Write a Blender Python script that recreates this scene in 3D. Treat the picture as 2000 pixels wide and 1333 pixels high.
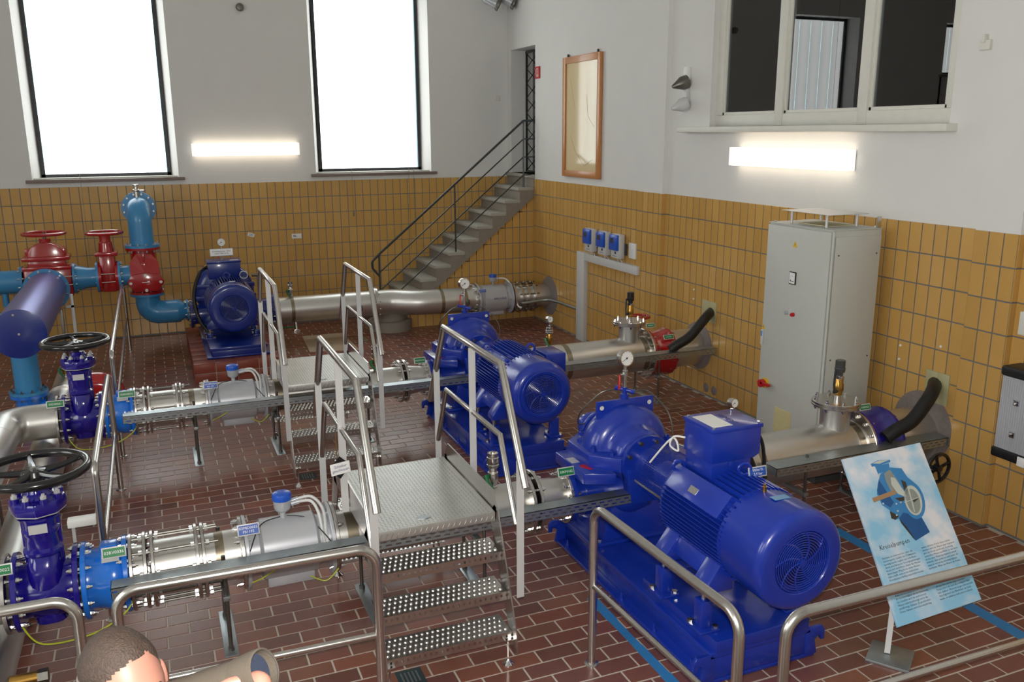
import bpy, bmesh, math, random
from mathutils import Vector, Matrix
random.seed(11)
S = bpy.context.scene
COL = S.collection
for o in list(bpy.data.objects):
    bpy.data.objects.remove(o)
PI = math.pi
# ------------------------------------------------------------------ camera, world, lights, exposure
CAM = Vector((-5.7369, -14.0469, 2.9902))
YAW, PITCH, ROLL, FPX = 0.3914, -0.2363, -0.0053, 1692.6
fw = Vector((math.sin(YAW)*math.cos(PITCH), math.cos(YAW)*math.cos(PITCH), math.sin(PITCH)))
rt = Vector((math.cos(YAW), -math.sin(YAW), 0))
up = rt.cross(fw)
cx = rt*math.cos(ROLL) + up*math.sin(ROLL)
cy = -rt*math.sin(ROLL) + up*math.cos(ROLL)
cd = bpy.data.cameras.new('camera')
cd.sensor_width = 36.0
cd.lens = FPX*36.0/2000.0
cd.clip_end = 100
cam = bpy.data.objects.new('camera', cd)
mm = Matrix((cx, cy, -fw)).transposed().to_4x4()
mm.translation = CAM
cam.matrix_world = mm
COL.objects.link(cam)
S.camera = cam
w = bpy.data.worlds.new('world')
S.world = w
w.use_nodes = True
w.node_tree.nodes['Background'].inputs[0].default_value = (0.75, 0.85, 1.0, 1)
w.node_tree.nodes['Background'].inputs[1].default_value = 0.6
S.view_settings.view_transform = 'Standard'
S.view_settings.look = 'None'
S.view_settings.gamma = 1
S.view_settings.use_curve_mapping = False
S.view_settings.exposure = 0.0
WIN_E = 3.4        # glow of the frosted daylight glass
SIDE_E = 4.6       # glow of the unseen left wall windows, added to light the hall
LAMP_E = 2.6       # fluorescent wall lamps
FLASH_W = 140.0     # the camera's own flash, just above the lens
fl = bpy.data.lights.new('camera_flash', 'AREA')
fl.energy = FLASH_W
fl.size = 0.06
fl.color = (1.0, 0.96, 0.9)
flo = bpy.data.objects.new('camera_flash', fl)
fm = mm.copy()
fm.translation = CAM + cy*0.09 - cx*0.01
flo.matrix_world = fm
COL.objects.link(flo)

# ------------------------------------------------------------------ materials
def lin(c):
    c = c/255.0
    return c/12.92 if c <= 0.04045 else ((c+0.055)/1.055)**2.4
def rgb(r, g, b):
    return (lin(r), lin(g), lin(b), 1)
MATS = {}
def M(name, col, rough=0.5, metal=0.0, var=0.08, scale=14.0, bump=0.0, bscale=120.0, coat=0.0, emit=0.0, aniso=None):
    m = bpy.data.materials.new(name)
    m.use_nodes = True
    nt = m.node_tree
    b = nt.nodes['Principled BSDF']
    b.inputs['Roughness'].default_value = rough
    b.inputs['Metallic'].default_value = metal
    if coat:
        b.inputs['Coat Weight'].default_value = coat
        b.inputs['Coat Roughness'].default_value = 0.12
    tc = nt.nodes.new('ShaderNodeTexCoord')
    n = nt.nodes.new('ShaderNodeTexNoise')
    n.inputs['Scale'].default_value = scale
    n.inputs['Detail'].default_value = 4
    if aniso:
        mp = nt.nodes.new('ShaderNodeMapping')
        mp.inputs['Scale'].default_value = aniso
        nt.links.new(tc.outputs['Object'], mp.inputs[0])
        nt.links.new(mp.outputs[0], n.inputs['Vector'])
    else:
        nt.links.new(tc.outputs['Object'], n.inputs['Vector'])
    mx = nt.nodes.new('ShaderNodeMix')
    mx.data_type = 'RGBA'
    mx.inputs['A'].default_value = tuple(c*(1-var) for c in col[:3])+(1,)
    mx.inputs['B'].default_value = tuple(min(1, c*(1+var)) for c in col[:3])+(1,)
    nt.links.new(n.outputs['Fac'], mx.inputs['Factor'])
    nt.links.new(mx.outputs['Result'], b.inputs['Base Color'])
    if bump:
        n2 = nt.nodes.new('ShaderNodeTexNoise')
        n2.inputs['Scale'].default_value = bscale
        n2.inputs['Detail'].default_value = 3
        nt.links.new(tc.outputs['Object'], n2.inputs['Vector'])
        bp = nt.nodes.new('ShaderNodeBump')
        bp.inputs['Strength'].default_value = bump
        bp.inputs['Distance'].default_value = 0.004
        nt.links.new(n2.outputs['Fac'], bp.inputs['Height'])
        nt.links.new(bp.outputs[0], b.inputs['Normal'])
    if emit:
        b.inputs['Emission Color'].default_value = col
        b.inputs['Emission Strength'].default_value = emit
    MATS[name] = m
    return m
def tile_mat(name, cols, rough, bump, bscale, big=0.12):
    m = M(name, (0.5, 0.5, 0.5, 1), rough=rough, bump=bump, bscale=bscale)
    nt = m.node_tree
    b = nt.nodes['Principled BSDF']
    g = nt.nodes.new('ShaderNodeNewGeometry')
    oi = nt.nodes.new('ShaderNodeObjectInfo')
    ad = nt.nodes.new('ShaderNodeMath'); ad.operation = 'ADD'
    fr = nt.nodes.new('ShaderNodeMath'); fr.operation = 'FRACT'
    nt.links.new(g.outputs['Random Per Island'], ad.inputs[0])
    nt.links.new(oi.outputs['Random'], ad.inputs[1])
    nt.links.new(ad.outputs[0], fr.inputs[0])
    cr = nt.nodes.new('ShaderNodeValToRGB')
    e = cr.color_ramp.elements
    e[0].color = cols[0]; e[0].position = 0
    e[1].color = cols[-1]; e[1].position = 1
    for k in range(1, len(cols)-1):
        x = e.new(k/(len(cols)-1)); x.color = cols[k]
    nt.links.new(fr.outputs[0], cr.inputs[0])
    nz = nt.nodes.new('ShaderNodeTexNoise')
    nz.inputs['Scale'].default_value = 9
    nz.inputs['Detail'].default_value = 5
    gp = nt.nodes.new('ShaderNodeNewGeometry')
    nt.links.new(gp.outputs['Position'], nz.inputs['Vector'])
    mr = nt.nodes.new('ShaderNodeMapRange')
    mr.inputs['To Min'].default_value = 1-big
    mr.inputs['To Max'].default_value = 1+big
    nt.links.new(nz.outputs['Fac'], mr.inputs[0])
    mu = nt.nodes.new('ShaderNodeVectorMath'); mu.operation = 'MULTIPLY'
    nt.links.new(cr.outputs[0], mu.inputs[0])
    nt.links.new(mr.outputs[0], mu.inputs[1])
    nt.links.new(mu.outputs[0], b.inputs['Base Color'])
    return m
PLASTER = M('white_plaster', rgb(226, 226, 223), 0.85, var=0.03, scale=3, bump=0.25, bscale=60)
CEIL = M('ceiling_paint', rgb(225, 225, 222), 0.9, var=0.03)
YTILE = tile_mat('yellow_glazed_tile', [rgb(194, 152, 84), rgb(203, 160, 90), rgb(198, 155, 86), rgb(208, 165, 95)], 0.17, 0.05, 30, 0.05)
YGROUT = M('grey_wall_grout', rgb(118, 118, 116), 0.8, var=0.1)
FTILE = tile_mat('red_brown_clinker_tile', [rgb(108, 72, 64), rgb(130, 80, 66), rgb(116, 74, 68), rgb(142, 88, 70), rgb(120, 84, 70), rgb(126, 78, 72)], 0.30, 0.12, 90, 0.16)
FGROUT = M('pale_floor_grout', rgb(198, 190, 178), 0.85, var=0.12, scale=6)
PTILE = tile_mat('plinth_red_tile', [rgb(128, 60, 44), rgb(142, 70, 52), rgb(120, 56, 42)], 0.4, 0.1, 90, 0.12)
BLUE = M('blue_enamel', rgb(20, 50, 160), 0.28, var=0.10, scale=6, bump=0.05, bscale=50, coat=0.5)
DBLUE = M('dark_blue_enamel', rgb(18, 42, 126), 0.3, var=0.10, scale=6, bump=0.04, bscale=50, coat=0.5)
VIOLET = M('ultramarine_enamel', rgb(26, 16, 130), 0.16, var=0.08, scale=6, coat=0.7)
AZURE = M('azure_enamel', rgb(22, 112, 214), 0.2, var=0.08, scale=5, coat=0.6)
LBLUE = M('light_blue_paint', rgb(62, 140, 192), 0.35, var=0.06, scale=5, coat=0.2)
RED = M('red_paint', rgb(168, 24, 26), 0.18, var=0.08, scale=6, coat=0.7)
TANKM = M('blue_tinted_metal', rgb(118, 122, 182), 0.36, 0.7, var=0.15, scale=9, aniso=(1, 0.3, 1))
STEEL = M('matt_stainless_pipe', rgb(212, 210, 206), 0.37, 0.92, var=0.07, scale=5)
BRITE = M('brushed_stainless', rgb(208, 205, 201), 0.27, 1.0, var=0.06, scale=30, aniso=(1, 1, 0.2))
WELD = M('weld_band_steel', rgb(150, 140, 122), 0.36, 0.95, var=0.15, scale=12)
CHROME = M('chrome', rgb(225, 225, 225), 0.12, 1.0, var=0.03)
GALV = M('galvanised_steel', rgb(176, 184, 188), 0.4, 0.9, var=0.14, scale=18)
BRASS = M('brass', rgb(196, 152, 78), 0.28, 1.0, var=0.1)
IRON = M('dark_threaded_steel', rgb(120, 118, 112), 0.4, 0.9, var=0.2, scale=60)
ALU = M('pale_flat_steel', rgb(206, 206, 206), 0.45, 0.25, var=0.06, scale=10)
CHECK = M('chequer_plate_steel', rgb(196, 196, 192), 0.38, 0.75, var=0.12, scale=8)
BLACK = M('black_rubber', rgb(26, 26, 28), 0.45, var=0.1)
BLACKP = M('black_gloss_paint', rgb(24, 24, 26), 0.22, var=0.08, coat=0.4)
DARKF = M('dark_window_frame', rgb(44, 44, 50), 0.4, var=0.06)
GREYP = M('light_grey_plastic', rgb(206, 207, 206), 0.4, var=0.03)
METERG = M('pale_grey_lacquer', rgb(188, 190, 196), 0.33, 0.25, var=0.04)
CAB = M('light_grey_cabinet_paint', rgb(192, 194, 188), 0.42, var=0.025, bump=0.05, bscale=300)
CONC = M('grey_concrete', rgb(138, 130, 120), 0.85, var=0.14, scale=20, bump=0.35, bscale=90)
CONCT = M('pale_concrete_tread', rgb(168, 166, 156), 0.8, var=0.1, scale=16, bump=0.25, bscale=120)
ROUGHC = M('broken_concrete', rgb(132, 122, 118), 0.95, var=0.25, scale=26, bump=0.9, bscale=45)
RAILB = M('dark_painted_rail', rgb(44, 52, 54), 0.35, var=0.1)
WOOD = M('orange_pine_wood', rgb(196, 130, 72), 0.4, var=0.16, scale=7, aniso=(1, 6, 1), coat=0.3)
POSTER = M('cream_poster', rgb(226, 206, 160), 0.08, var=0.05, scale=1.2)
SILL = M('brown_stone_sill', rgb(128, 112, 104), 0.5, var=0.15)
WFRAME = M('off_white_window_paint', rgb(222, 221, 212), 0.45, var=0.05, scale=12)
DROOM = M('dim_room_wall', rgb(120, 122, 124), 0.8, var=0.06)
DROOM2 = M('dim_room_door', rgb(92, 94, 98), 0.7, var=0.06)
WHITE = M('white_plastic', rgb(236, 236, 234), 0.4, var=0.02)
GREEN = M('green_label', rgb(12, 122, 64), 0.4, var=0.04)
GREENP = M('green_lever', rgb(10, 110, 62), 0.35, var=0.05)
BLUEL = M('blue_label', rgb(36, 84, 176), 0.4, var=0.06)
CAPB = M('blue_plastic_cap', rgb(36, 88, 196), 0.3, var=0.05)
REDP = M('red_plastic', rgb(190, 26, 28), 0.35, var=0.05)
YEL = M('yellow_plastic', rgb(226, 186, 50), 0.4, var=0.04)
EARTH = M('yellow_green_wire', rgb(176, 184, 40), 0.45, var=0.15)
TAPE = M('blue_floor_tape', rgb(52, 128, 190), 0.5, var=0.12, scale=30)
BEIGE = M('beige_sheet', rgb(178, 158, 132), 0.7, var=0.06)
DRAIN = M('drain_steel', rgb(96, 118, 122), 0.35, 0.8, var=0.1)
INK = M('dark_ink', rgb(40, 42, 52), 0.6, var=0.02)
INKB = M('blue_ink', rgb(40, 52, 120), 0.6, var=0.02)
WINK = M('white_print', rgb(238, 240, 240), 0.5, var=0.01)
RECESSB = M('navy_recess_shade', rgb(12, 18, 58), 0.5, var=0.1)  # navy colour stands in for shade behind the grille, no blades modelled
SKIN = M('skin', rgb(190, 134, 116), 0.45, var=0.08, scale=12)
JACKET = M('khaki_jacket', rgb(92, 83, 72), 0.8, var=0.1, scale=20, bump=0.3, bscale=200)
LINING = M('dark_blue_lining', rgb(46, 54, 74), 0.8, var=0.25, scale=60)
TROUS = M('dark_trousers', rgb(48, 50, 58), 0.85, var=0.08)
GPAD = M('greenish_sealing_plate', rgb(176, 172, 132), 0.5, var=0.06)
VENTY = M('cream_vent_grille', rgb(206, 196, 152), 0.6, var=0.04)
SCREEN = M('dark_screen', rgb(70, 72, 72), 0.1, var=0.03)
HAIRM = M('short_brown_grey_hair', rgb(72, 58, 50), 0.6, var=0.45, scale=90, bump=0.9, bscale=220)
HAIRG = M('short_grey_hair', rgb(150, 140, 134), 0.6, var=0.35, scale=90, bump=0.9, bscale=220)
LAMPE = M('lit_lamp_end_cap', (1.0, 0.93, 0.86, 1), 0.5, var=0.0, emit=0.75)
LAMPW = M('lit_lamp_diffuser', (1.0, 0.86, 0.70, 1), 0.5, var=0.0, emit=LAMP_E)
def glow(name, strength, tint):
    m = M(name, tint, 0.35, var=0.02)
    nt = m.node_tree
    b = nt.nodes['Principled BSDF']
    tc = nt.nodes.new('ShaderNodeTexCoord')
    wv = nt.nodes.new('ShaderNodeTexWave')
    wv.inputs['Scale'].default_value = 1.1
    wv.inputs['Distortion'].default_value = 0.6
    nt.links.new(tc.outputs['Object'], wv.inputs['Vector'])
    mr = nt.nodes.new('ShaderNodeMapRange')
    mr.inputs['To Min'].default_value = strength*0.88
    mr.inputs['To Max'].default_value = strength*1.06
    nt.links.new(wv.outputs['Fac'], mr.inputs[0])
    b.inputs['Emission Color'].default_value = tint
    nt.links.new(mr.outputs[0], b.inputs['Emission Strength'])
    return m
WINGLOW = glow('frosted_glass_plank_daylight', WIN_E, (0.97, 1.0, 0.985, 1))
SIDEGLOW = glow('added_side_window_glow', SIDE_E, (0.98, 1.0, 0.98, 1))
GAPGLOW = M('aqua_glass_edge', (0.42, 0.78, 0.84, 1), 0.4, var=0.0, emit=WIN_E*0.62)
gl = bpy.data.materials.new('clear_window_glass')
gl.use_nodes = True
nt = gl.node_tree
for n in list(nt.nodes):
    if n.type != 'OUTPUT_MATERIAL':
        nt.nodes.remove(n)
out = [n for n in nt.nodes if n.type == 'OUTPUT_MATERIAL'][0]
gls = nt.nodes.new('ShaderNodeBsdfGlossy'); gls.inputs['Roughness'].default_value = 0.01
tr = nt.nodes.new('ShaderNodeBsdfTransparent'); tr.inputs[0].default_value = (0.86, 0.9, 0.9, 1)
fz = nt.nodes.new('ShaderNodeFresnel'); fz.inputs['IOR'].default_value = 1.9
mxs = nt.nodes.new('ShaderNodeMixShader')
nt.links.new(fz.outputs[0], mxs.inputs[0]); nt.links.new(tr.outputs[0], mxs.inputs[1]); nt.links.new(gls.outputs[0], mxs.inputs[2])
nt.links.new(mxs.outputs[0], out.inputs[0])
GLASS = gl

# ------------------------------------------------------------------ mesh helpers
X_, Y_, Z_ = Vector((1, 0, 0)), Vector((0, 1, 0)), Vector((0, 0, 1))
def basis(ax):
    ax = Vector(ax).normalized()
    h = Z_ if abs(ax.z) < 0.9 else X_
    u = h.cross(ax).normalized()
    v = ax.cross(u).normalized()
    return ax, u, v
class MB:
    def __init__(s):
        s.v = []; s.f = []
    def add(s, vs, fs):
        o = len(s.v)
        s.v += [Vector(p) for p in vs]
        s.f += [tuple(i+o for i in f) for f in fs]
        return s
    def box(s, x0, x1, y0, y1, z0, z1):
        return s.add([(x0, y0, z0), (x1, y0, z0), (x1, y1, z0), (x0, y1, z0), (x0, y0, z1), (x1, y0, z1), (x1, y1, z1), (x0, y1, z1)],
                     [(0, 3, 2, 1), (4, 5, 6, 7), (0, 1, 5, 4), (1, 2, 6, 5), (2, 3, 7, 6), (3, 0, 4, 7)])
    def cbox(s, c, sx, sy, sz):
        return s.box(c[0]-sx/2, c[0]+sx/2, c[1]-sy/2, c[1]+sy/2, c[2]-sz/2, c[2]+sz/2)
    def obox(s, c, sx, sy, sz, R):
        o = len(s.v)
        s.box(-sx/2, sx/2, -sy/2, sy/2, -sz/2, sz/2)
        for i in range(o, len(s.v)):
            s.v[i] = R @ s.v[i] + Vector(c)
        return s
    def lathe(s, o, ax, prof, n=28):
        o = Vector(o); ax, u, v = basis(ax)
        rings = []
        for t, r in prof:
            if r < 1e-6:
                s.v.append(o+ax*t); rings.append([len(s.v)-1])
            else:
                st = len(s.v)
                for k in range(n):
                    a = 2*PI*k/n
                    s.v.append(o+ax*t+u*(r*math.cos(a))+v*(r*math.sin(a)))
                rings.append(list(range(st, st+n)))
        for a, b in zip(rings[:-1], rings[1:]):
            if len(a) == 1 and len(b) == 1:
                continue
            for k in range(n):
                j = (k+1) % n
                if len(a) == 1:
                    s.f.append((a[0], b[k], b[j]))
                elif len(b) == 1:
                    s.f.append((a[k], b[0], a[j]))
                else:
                    s.f.append((a[k], b[k], b[j], a[j]))
        return s
    def cyl(s, p0, p1, r, n=16, r1=None):
        p0 = Vector(p0); p1 = Vector(p1)
        L = (p1-p0).length
        r1 = r if r1 is None else r1
        return s.lathe(p0, p1-p0, [(0, 0), (0, r), (L, r1), (L, 0)], n)
    def pipe(s, p0, p1, ro, ri, n=28):
        p0 = Vector(p0); p1 = Vector(p1); L = (p1-p0).length
        return s.lathe(p0, p1-p0, [(0, ri), (0, ro), (L, ro), (L, ri), (0, ri)], n)
    def tube(s, pts, r, n=12, cap=True, closed=False):
        pts = [Vector(p) for p in pts]
        m = len(pts)
        T = []
        for i in range(m):
            if closed:
                d = pts[(i+1) % m]-pts[i-1]
            else:
                d = pts[min(i+1, m-1)]-pts[max(i-1, 0)]
            T.append(d.normalized())
        _, u, v = basis(T[0])
        rings = []
        for i in range(m):
            if i:
                q = T[i-1].rotation_difference(T[i])
                u = q @ u
            u = (u - T[i]*u.dot(T[i])).normalized()
            v = T[i].cross(u)
            rr = r[i] if isinstance(r, (list, tuple)) else r
            st = len(s.v)
            k_ = 1.0
            if 0 < i < m-1:
                k_ = 1.0
            for k in range(n):
                a = 2*PI*k/n
                s.v.append(pts[i]+u*(rr*math.cos(a))+v*(rr*math.sin(a)))
            rings.append(st)
        rr_ = list(zip(rings[:-1], rings[1:]))
        if closed:
            rr_.append((rings[-1], rings[0]))
        for a, b in rr_:
            for k in range(n):
                j = (k+1) % n
                s.f.append((a+k, a+j, b+j, b+k))
        if cap and not closed:
            s.f.append(tuple(rings[0]+k for k in range(n))[::-1])
            s.f.append(tuple(rings[-1]+k for k in range(n)))
        return s
    def torus(s, c, ax, R, r, n=36, m=8):
        c = Vector(c); ax, u, v = basis(ax)
        pts = [c+u*(R*math.cos(2*PI*k/n))+v*(R*math.sin(2*PI*k/n)) for k in range(n)]
        return s.tube(pts, r, m, closed=True)
    def prism(s, poly, plane, a, b):
        n = len(poly)
        def P(q, t):
            return (q[0], q[1], t) if plane == 'xy' else ((q[0], t, q[1]) if plane == 'xz' else (t, q[0], q[1]))
        return s.add([P(q, a) for q in poly]+[P(q, b) for q in poly],
                     [tuple(range(n))[::-1], tuple(range(n, 2*n))] + [(k, (k+1) % n, n+(k+1) % n, n+k) for k in range(n)])
    def merge(s, o):
        return s.add(o.v, o.f)
    def xf(s, fn):
        s.v = [Vector(fn(p)) for p in s.v]
        return s
def fillet(pts, rad, seg=7):
    pts = [Vector(p) for p in pts]
    out = [pts[0]]
    for i in range(1, len(pts)-1):
        a, b, c = pts[i-1], pts[i], pts[i+1]
        d1 = (a-b).normalized(); d2 = (c-b).normalized()
        ang = d1.angle(d2)
        if ang > PI-0.02 or rad <= 0:
            out.append(b); continue
        t = min(rad/math.tan(ang/2), (a-b).length*0.49, (c-b).length*0.49)
        r = t*math.tan(ang/2)
        bis = (d1+d2).normalized()
        ctr = b+bis*(r/math.sin(ang/2))
        v1 = (b+d1*t)-ctr; v2 = (b+d2*t)-ctr
        for k in range(seg+1):
            out.append(ctr+v1.normalized().slerp(v2.normalized(), k/seg)*r if v1.length > 1e-6 else b)
    out.append(pts[-1])
    return out
def smooth_curve(pts, n=6):
    pts = [Vector(p) for p in pts]
    out = []
    for i in range(len(pts)-1):
        p0 = pts[max(i-1, 0)]; p1 = pts[i]; p2 = pts[i+1]; p3 = pts[min(i+2, len(pts)-1)]
        for k in range(n):
            t = k/n
            out.append(0.5*((2*p1)+(p2-p0)*t+(2*p0-5*p1+4*p2-p3)*t*t+(3*p1-p0-3*p2+p3)*t*t*t))
    out.append(pts[-1])
    return out
ORG = {}
def mesh_from(mb, name, mat, org, bevel=0.0, ang=38):
    me = bpy.data.meshes.new(name)
    me.from_pydata([tuple(p-org) for p in mb.v], [], mb.f)
    bm = bmesh.new(); bm.from_mesh(me)
    bmesh.ops.recalc_face_normals(bm, faces=bm.faces)
    if bevel:
        es = [e for e in bm.edges if len(e.link_faces) == 2 and e.calc_face_angle(0) > 0.6]
        bmesh.ops.bevel(bm, geom=es, offset=bevel, segments=2, affect='EDGES', profile=0.5)
    bm.to_mesh(me); bm.free()
    me.materials.append(mat)
    me.shade_smooth()
    me.set_sharp_from_angle(angle=math.radians(ang))
    return me
def link(o):
    COL.objects.link(o)
    return o
def tag(o, label=None, cat=None, group=None, kind=None):
    if label: o['label'] = label
    if cat: o['category'] = cat
    if group: o['group'] = group
    if kind: o['kind'] = kind
    return o
def thing(name, label, cat, loc, group=None):
    o = bpy.data.objects.new(name, None)
    o.empty_display_size = 0.1
    o.location = loc
    link(o)
    ORG[o.name] = Vector(loc)
    return tag(o, label, cat, group)
def part(name, mb, mat, parent, bevel=0.0, label=None, stuff=False, ang=38):
    org = ORG[parent.name]
    o = bpy.data.objects.new(name, mesh_from(mb, name, mat, org, bevel, ang))
    link(o)
    o.parent = parent
    ORG[o.name] = org
    if label: o['label'] = label
    if stuff: o['kind'] = 'stuff'
    return o
def solo(name, mb, mat, label, cat, group=None, bevel=0.0, ang=38):
    lo = Vector([min(p[i] for p in mb.v) for i in range(3)])
    hi = Vector([max(p[i] for p in mb.v) for i in range(3)])
    org = Vector(((lo.x+hi.x)/2, (lo.y+hi.y)/2, lo.z))
    o = bpy.data.objects.new(name, mesh_from(mb, name, mat, org, bevel, ang))
    o.location = org
    link(o)
    ORG[o.name] = org
    return tag(o, label, cat, group)
def struct(name, mb, mat, bevel=0.0):
    o = bpy.data.objects.new(name, mesh_from(mb, name, mat, Vector((0, 0, 0)), bevel))
    link(o)
    ORG[o.name] = Vector((0, 0, 0))
    o['kind'] = 'structure'
    return o
def text_mb(body, size, align='CENTER', space=1.0, res=2):
    cu = bpy.data.curves.new('txt', 'FONT')
    cu.body = body; cu.size = size; cu.align_x = align
    cu.resolution_u = res
    cu.space_line = space
    ob = bpy.data.objects.new('txt', cu)
    me = bpy.data.meshes.new_from_object(ob)
    mb = MB()
    mb.add([v.co.copy() for v in me.vertices], [tuple(p.vertices) for p in me.polygons])
    bpy.data.objects.remove(ob); bpy.data.curves.remove(cu); bpy.data.meshes.remove(me)
    return mb
def place_text(body, size, c, R, U, align='CENTER', space=1.0, res=2, sx=1.0):
    """text centred at c, running along R, upright along U"""
    mb = text_mb(body, size, align, space, res)
    if not mb.v: return mb
    y0 = min(p.y for p in mb.v); y1 = max(p.y for p in mb.v)
    c = Vector(c); R = Vector(R).normalized(); U = Vector(U).normalized()
    mb.xf(lambda p: c+R*(p.x*sx)+U*(p.y-(y0+y1)/2))
    return mb
def text_part(parent, body, size, c, R, U, mat, **k):
    mb = place_text(body, size, c, R, U, **k)
    return part('lettering', mb, mat, parent)
def bolts(mb, c, ax, R, n, t0, t1, br=0.014, phase=0.5, nut=0.016):
    """hex nuts and stud on a flange between t0 and t1 along the axis"""
    c = Vector(c); ax, u, v = basis(ax)
    for k in range(n):
        a = 2*PI*(k+phase)/n
        p = c+u*(R*math.cos(a))+v*(R*math.sin(a))
        mb.cyl(p+ax*(t0-nut), p+ax*t0, br, 6)
        mb.cyl(p+ax*t1, p+ax*(t1+nut), br, 6)
        mb.cyl(p+ax*(t0-nut*1.8), p+ax*(t1+nut*1.8), br*0.55, 6)
    return mb
# ================================================================== ROOM
XR0, XRP, XRB = 0.0, -0.03, 0.025       # right wall planes: far bay, pilasters, near bay
TILE_TOP = 2.261
RX, RY, RZ = -12.0, -18.0, 7.0
W1 = (-7.24, -5.30); W2 = (-3.27, -1.37); W0 = (-11.4, -9.55)
WZ0, WZ1 = 2.37, 5.15
# floor
floor = struct('floor', MB().box(RX, 0.4, RY, 0.3, -0.3, -0.003), FGROUT)
# back wall
bw = MB()
bw.box(RX-0.3, 0.45, 0.004, 0.35, -0.3, WZ0)
bw.box(RX-0.3, 0.45, 0.004, 0.35, WZ1, RZ)
bw.box(W0[0]-0.05, W0[1]+0.05, 0.004, 0.35, WZ0, 4.12)
xs = [RX-0.3, W0[0], W0[1], W1[0], W1[1], W2[0], W2[1], 0.45]
for k in (0, 2, 4, 6):
    bw.box(xs[k], xs[k+1], 0.004, 0.35, WZ0, WZ1)
for a, b in (W0, W1, W2):                # splayed reveals
    bw.prism([(a, 0.004), (a, 0.3), (a+0.1, 0.3)], 'xy', WZ0, WZ1)
    bw.prism([(b, 0.004), (b-0.1, 0.3), (b, 0.3)], 'xy', WZ0, WZ1)
wall_back = struct('wall_back', bw, PLASTER)
# right wall
rw = MB()
T = 0.42
P5 = 0.005
def rbox(x, y0, y1, z0, z1, x1=T):
    rw.box(x+P5, x1, y0, y1, z0, z1)
rbox(XR0, -0.15, 0.0, 2.33, RZ); rbox(XR0, -1.14, 0.0, -0.3, 2.33); rbox(XR0, -1.14, -0.15, 4.31, RZ)
rbox(XR0, -4.42, -1.14, -0.3, RZ)
rbox(XRP, -4.98, -4.42, -0.3, RZ)
WY0, WY1, WH0, WH1 = -8.96, -5.80, 3.04, 4.62
rbox(XRB, -9.35, -4.98, -0.3, WH0); rbox(XRB, -9.35, -4.98, WH1, RZ)
rbox(XRB, -9.35, WY0, WH0, WH1); rbox(XRB, WY1, -4.98, WH0, WH1)
rbox(XRP, -9.72, -9.35, -0.3, RZ)
rbox(XRB, RY, -9.72, -0.3, RZ)
wall_right = struct('wall_right', rw, PLASTER)
wall_left = struct('wall_left', MB().box(RX-0.3, RX, RY, 0.0, -0.3, 1.9).box(RX-0.3, RX, RY, 0, 5.6, RZ)
                   .box(RX-0.3, RX, RY, -16, 1.9, 5.6).box(RX-0.3, RX, -13, -11, 1.9, 5.6).box(RX-0.3, RX, -8, 0, 1.9, 5.6), PLASTER)
wall_front = struct('wall_front', MB().box(RX, T, RY-0.3, RY, -0.3, RZ), PLASTER)
ceiling = struct('ceiling', MB().box(RX-0.3, T, RY-0.3, 0.35, RZ, RZ+0.2), CEIL)
# walls below the stair
soff = lambda x: 1.99+0.823*x
iw = MB()
iw.prism([(-2.42, -0.3), (0.0, -0.3), (0.0, 1.9), (-2.3, 0.02), (-2.42, 0.0)], 'xz', -1.085, -0.9)
wall_stair = struct('wall_understair', iw, YGROUT)
# grout backing for the tile dado, 4 mm behind the glaze
def dado(parent, mb):
    return part('grout_bed', mb, YGROUT, parent)
dado(wall_back, MB().box(RX, 0.0, -0.0025, 0.0045, 0, TILE_TOP))
g = MB()
for x, a, b in ((XR0, -4.42, -1.085), (XRP, -4.98, -4.42), (XRB, -9.35, -4.98), (XRP, -9.72, -9.35), (XRB, -13.5, -9.72)):
    g.box(x+0.0022, x+0.006, a, b, 0, TILE_TOP)
g.box(XRP, XRB+0.005, -4.9805, -4.975, 0, TILE_TOP)
g.box(XRP, XRB+0.005, -9.7205, -9.715, 0, TILE_TOP)
dado(wall_right, g)

def cam_px(p):
    d = Vector(p)-CAM
    z = d.dot(fw)
    return 1000+FPX*d.dot(cx)/z, 666.5-FPX*d.dot(cy)/z, z
def inframe(p, m=30):
    x, y, z = cam_px(p)
    return z > 0 and -m < x < 2000+m and -m < y < 1333+m
TM = {}
def tile_geo(u0, u1, v0, v1, d, c=0.002):
    """pillow tile: outline u,v ; front at height d, chamfer c; no back face"""
    mb = MB()
    vs = [(u0, v0, 0), (u1, v0, 0), (u1, v1, 0), (u0, v1, 0),
          (u0, v0, d-c), (u1, v0, d-c), (u1, v1, d-c), (u0, v1, d-c),
          (u0+c, v0+c, d), (u1-c, v0+c, d), (u1-c, v1-c, d), (u0+c, v1-c, d)]
    fs = [(8, 9, 10, 11)]
    for k in range(4):
        j = (k+1) % 4
        fs += [(k, j, 4+j, 4+k), (4+k, 4+j, 8+j, 8+k)]
    return mb.add(vs, fs)
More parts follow.
